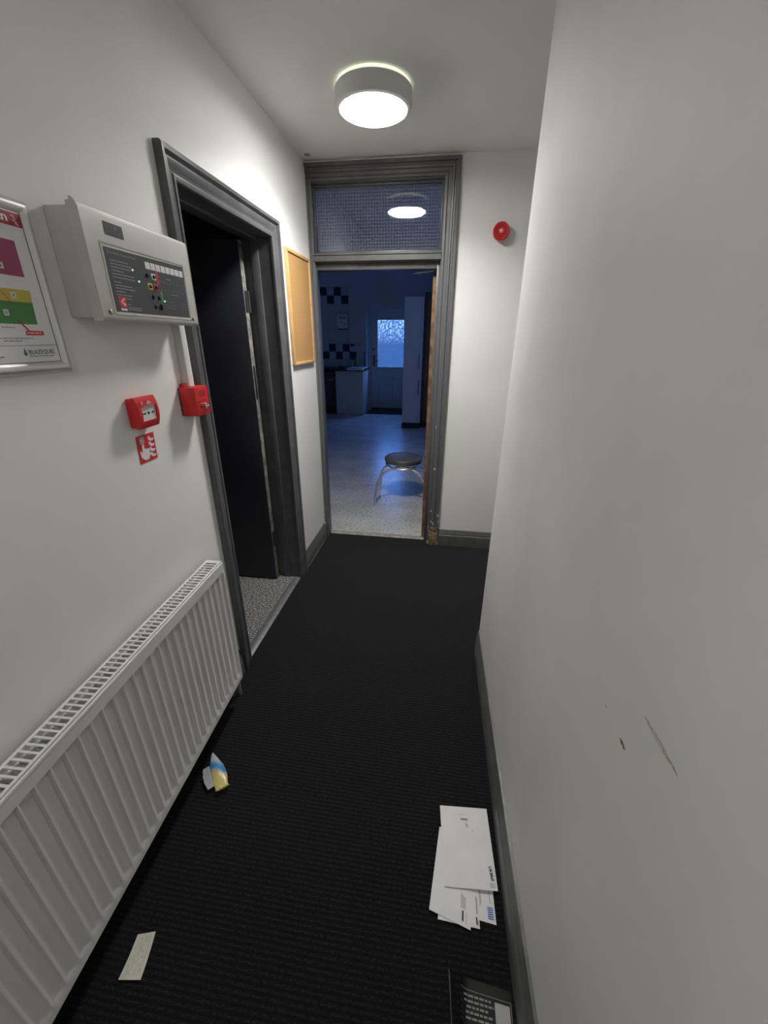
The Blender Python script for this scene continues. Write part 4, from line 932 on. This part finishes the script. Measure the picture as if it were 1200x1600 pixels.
for i in range(9):
    t = i / 8; p = a0.lerp(a1, 0.35 + 0.55 * t) - sd_ * 0.0; w = 0.022 + 0.006 * math.sin(PI * t) * (1 + 0.3 * (i % 2))
    q = p + sd_ * 0.022; rows.append([q + Vector((0, 0, 0.006)), q + sd_ * w + Vector((0, 0, 0.003 + 0.003 * (i % 2))), q + sd_ * w + Vector((0, 0, 0.002)), q + Vector((0, 0, 0.004))])
part('torn_flap', fl_.stations(rows), mat('silver_lining', (0.52, 0.53, 0.56), 0.35, metal=0.3), wrp, 'silvery inner lining')
# glossy black leaflet, left side curling up
lf_ = thing('leaflet', 'glossy black folded leaflet with white print near the right skirting board', 'leaflet', (0.18, 0.40, 0))
def leafsurf(x0, x1, y0, y1, curl, n=18):
    def P(u, v):
        x = x0 + (x1 - x0) * u; y = y0 + (y1 - y0) * v
        s = max(0.0, 1 - u / 0.28); return Vector((x + 0.016 * s * s, y - 0.012 * u * v, 0.003 + curl * s * s))
    return P
LP = leafsurf(0.112, 0.256, 0.30, 0.508, 0.030)
def grid(P, nu, nv, u0=0, u1=1, v0=0, v1=1, t=0.0008, dz=0.0):
    rows = []; m = MB(); T = []; B = []
    for i in range(nu + 1):
        a = []; b = []
        for j in range(nv + 1):
            p = P(u0 + (u1 - u0) * i / nu, v0 + (v1 - v0) * j / nv); p.z += dz
            a.append(m.bm.verts.new(p + Vector((0, 0, t)))); b.append(m.bm.verts.new(p))
        T.append(a); B.append(b)
    for i in range(nu):
        for j in range(nv):
            m.bm.faces.new((T[i][j], T[i+1][j], T[i+1][j+1], T[i][j+1])); m.bm.faces.new((B[i][j], B[i][j+1], B[i+1][j+1], B[i+1][j]))
    for i in range(nu):
        for jj in (0, nv): m.bm.faces.new((T[i][jj], T[i+1][jj], B[i+1][jj], B[i][jj]))
    for j in range(nv):
        for ii in (0, nu): m.bm.faces.new((T[ii][j], T[ii][j+1], B[ii][j+1], B[ii][j]))
    return m
part('page', grid(LP, 20, 6), FLYER, lf_)
def patch(u0, u1, v0, v1, dz=0.001): return grid(LP, 10, 2, u0, u1, v0, v1, 0.0002, dz)
rim2 = patch(0.08, 0.97, 0.895, 0.90); addto(rim2, patch(0.965, 0.972, 0.3, 0.90)); addto(rim2, patch(0.25, 0.70, 0.60, 0.605))
part('border_line', rim2, GINK, lf_)
tl_ = MB()
for k, (v, us) in enumerate(((0.845, (0.16, 0.64)), (0.80, (0.17, 0.68)), (0.755, (0.22, 0.58)), (0.71, (0.20, 0.66)), (0.665, (0.20, 0.66)))):
    u = us[0]
    while u < us[1]:
        w = random.uniform(.04, .10); addto(tl_, grid(LP, 2, 1, u, min(u + w, us[1]), v, v + 0.018, 0.0002, 0.001)); u += w + .018
part('printed_lines', tl_, GINK, lf_)
part('blank_label', patch(0.70, 0.945, 0.69, 0.865, 0.0011), mat('grey_white_label', (0.42, 0.42, 0.40), 0.6), lf_, 'plain pale square')
fp_ = MB(); rows = []
for i in range(9):
    t = i / 8; y = 0.508 - 0.16 * t; x = 0.104 + 0.010 * t; z = 0.010 + 0.018 * math.sin(PI * (0.2 + t * .6))
    rows.append([(x, y, 0.001), (x - 0.004, y, z), (x - 0.0035, y, z + 0.001), (x + 0.001, y, 0.001)])
part('folded_page', fp_.stations(rows), mat('page_edge', (0.40, 0.40, 0.40), 0.4), lf_, 'pale upturned page edge')
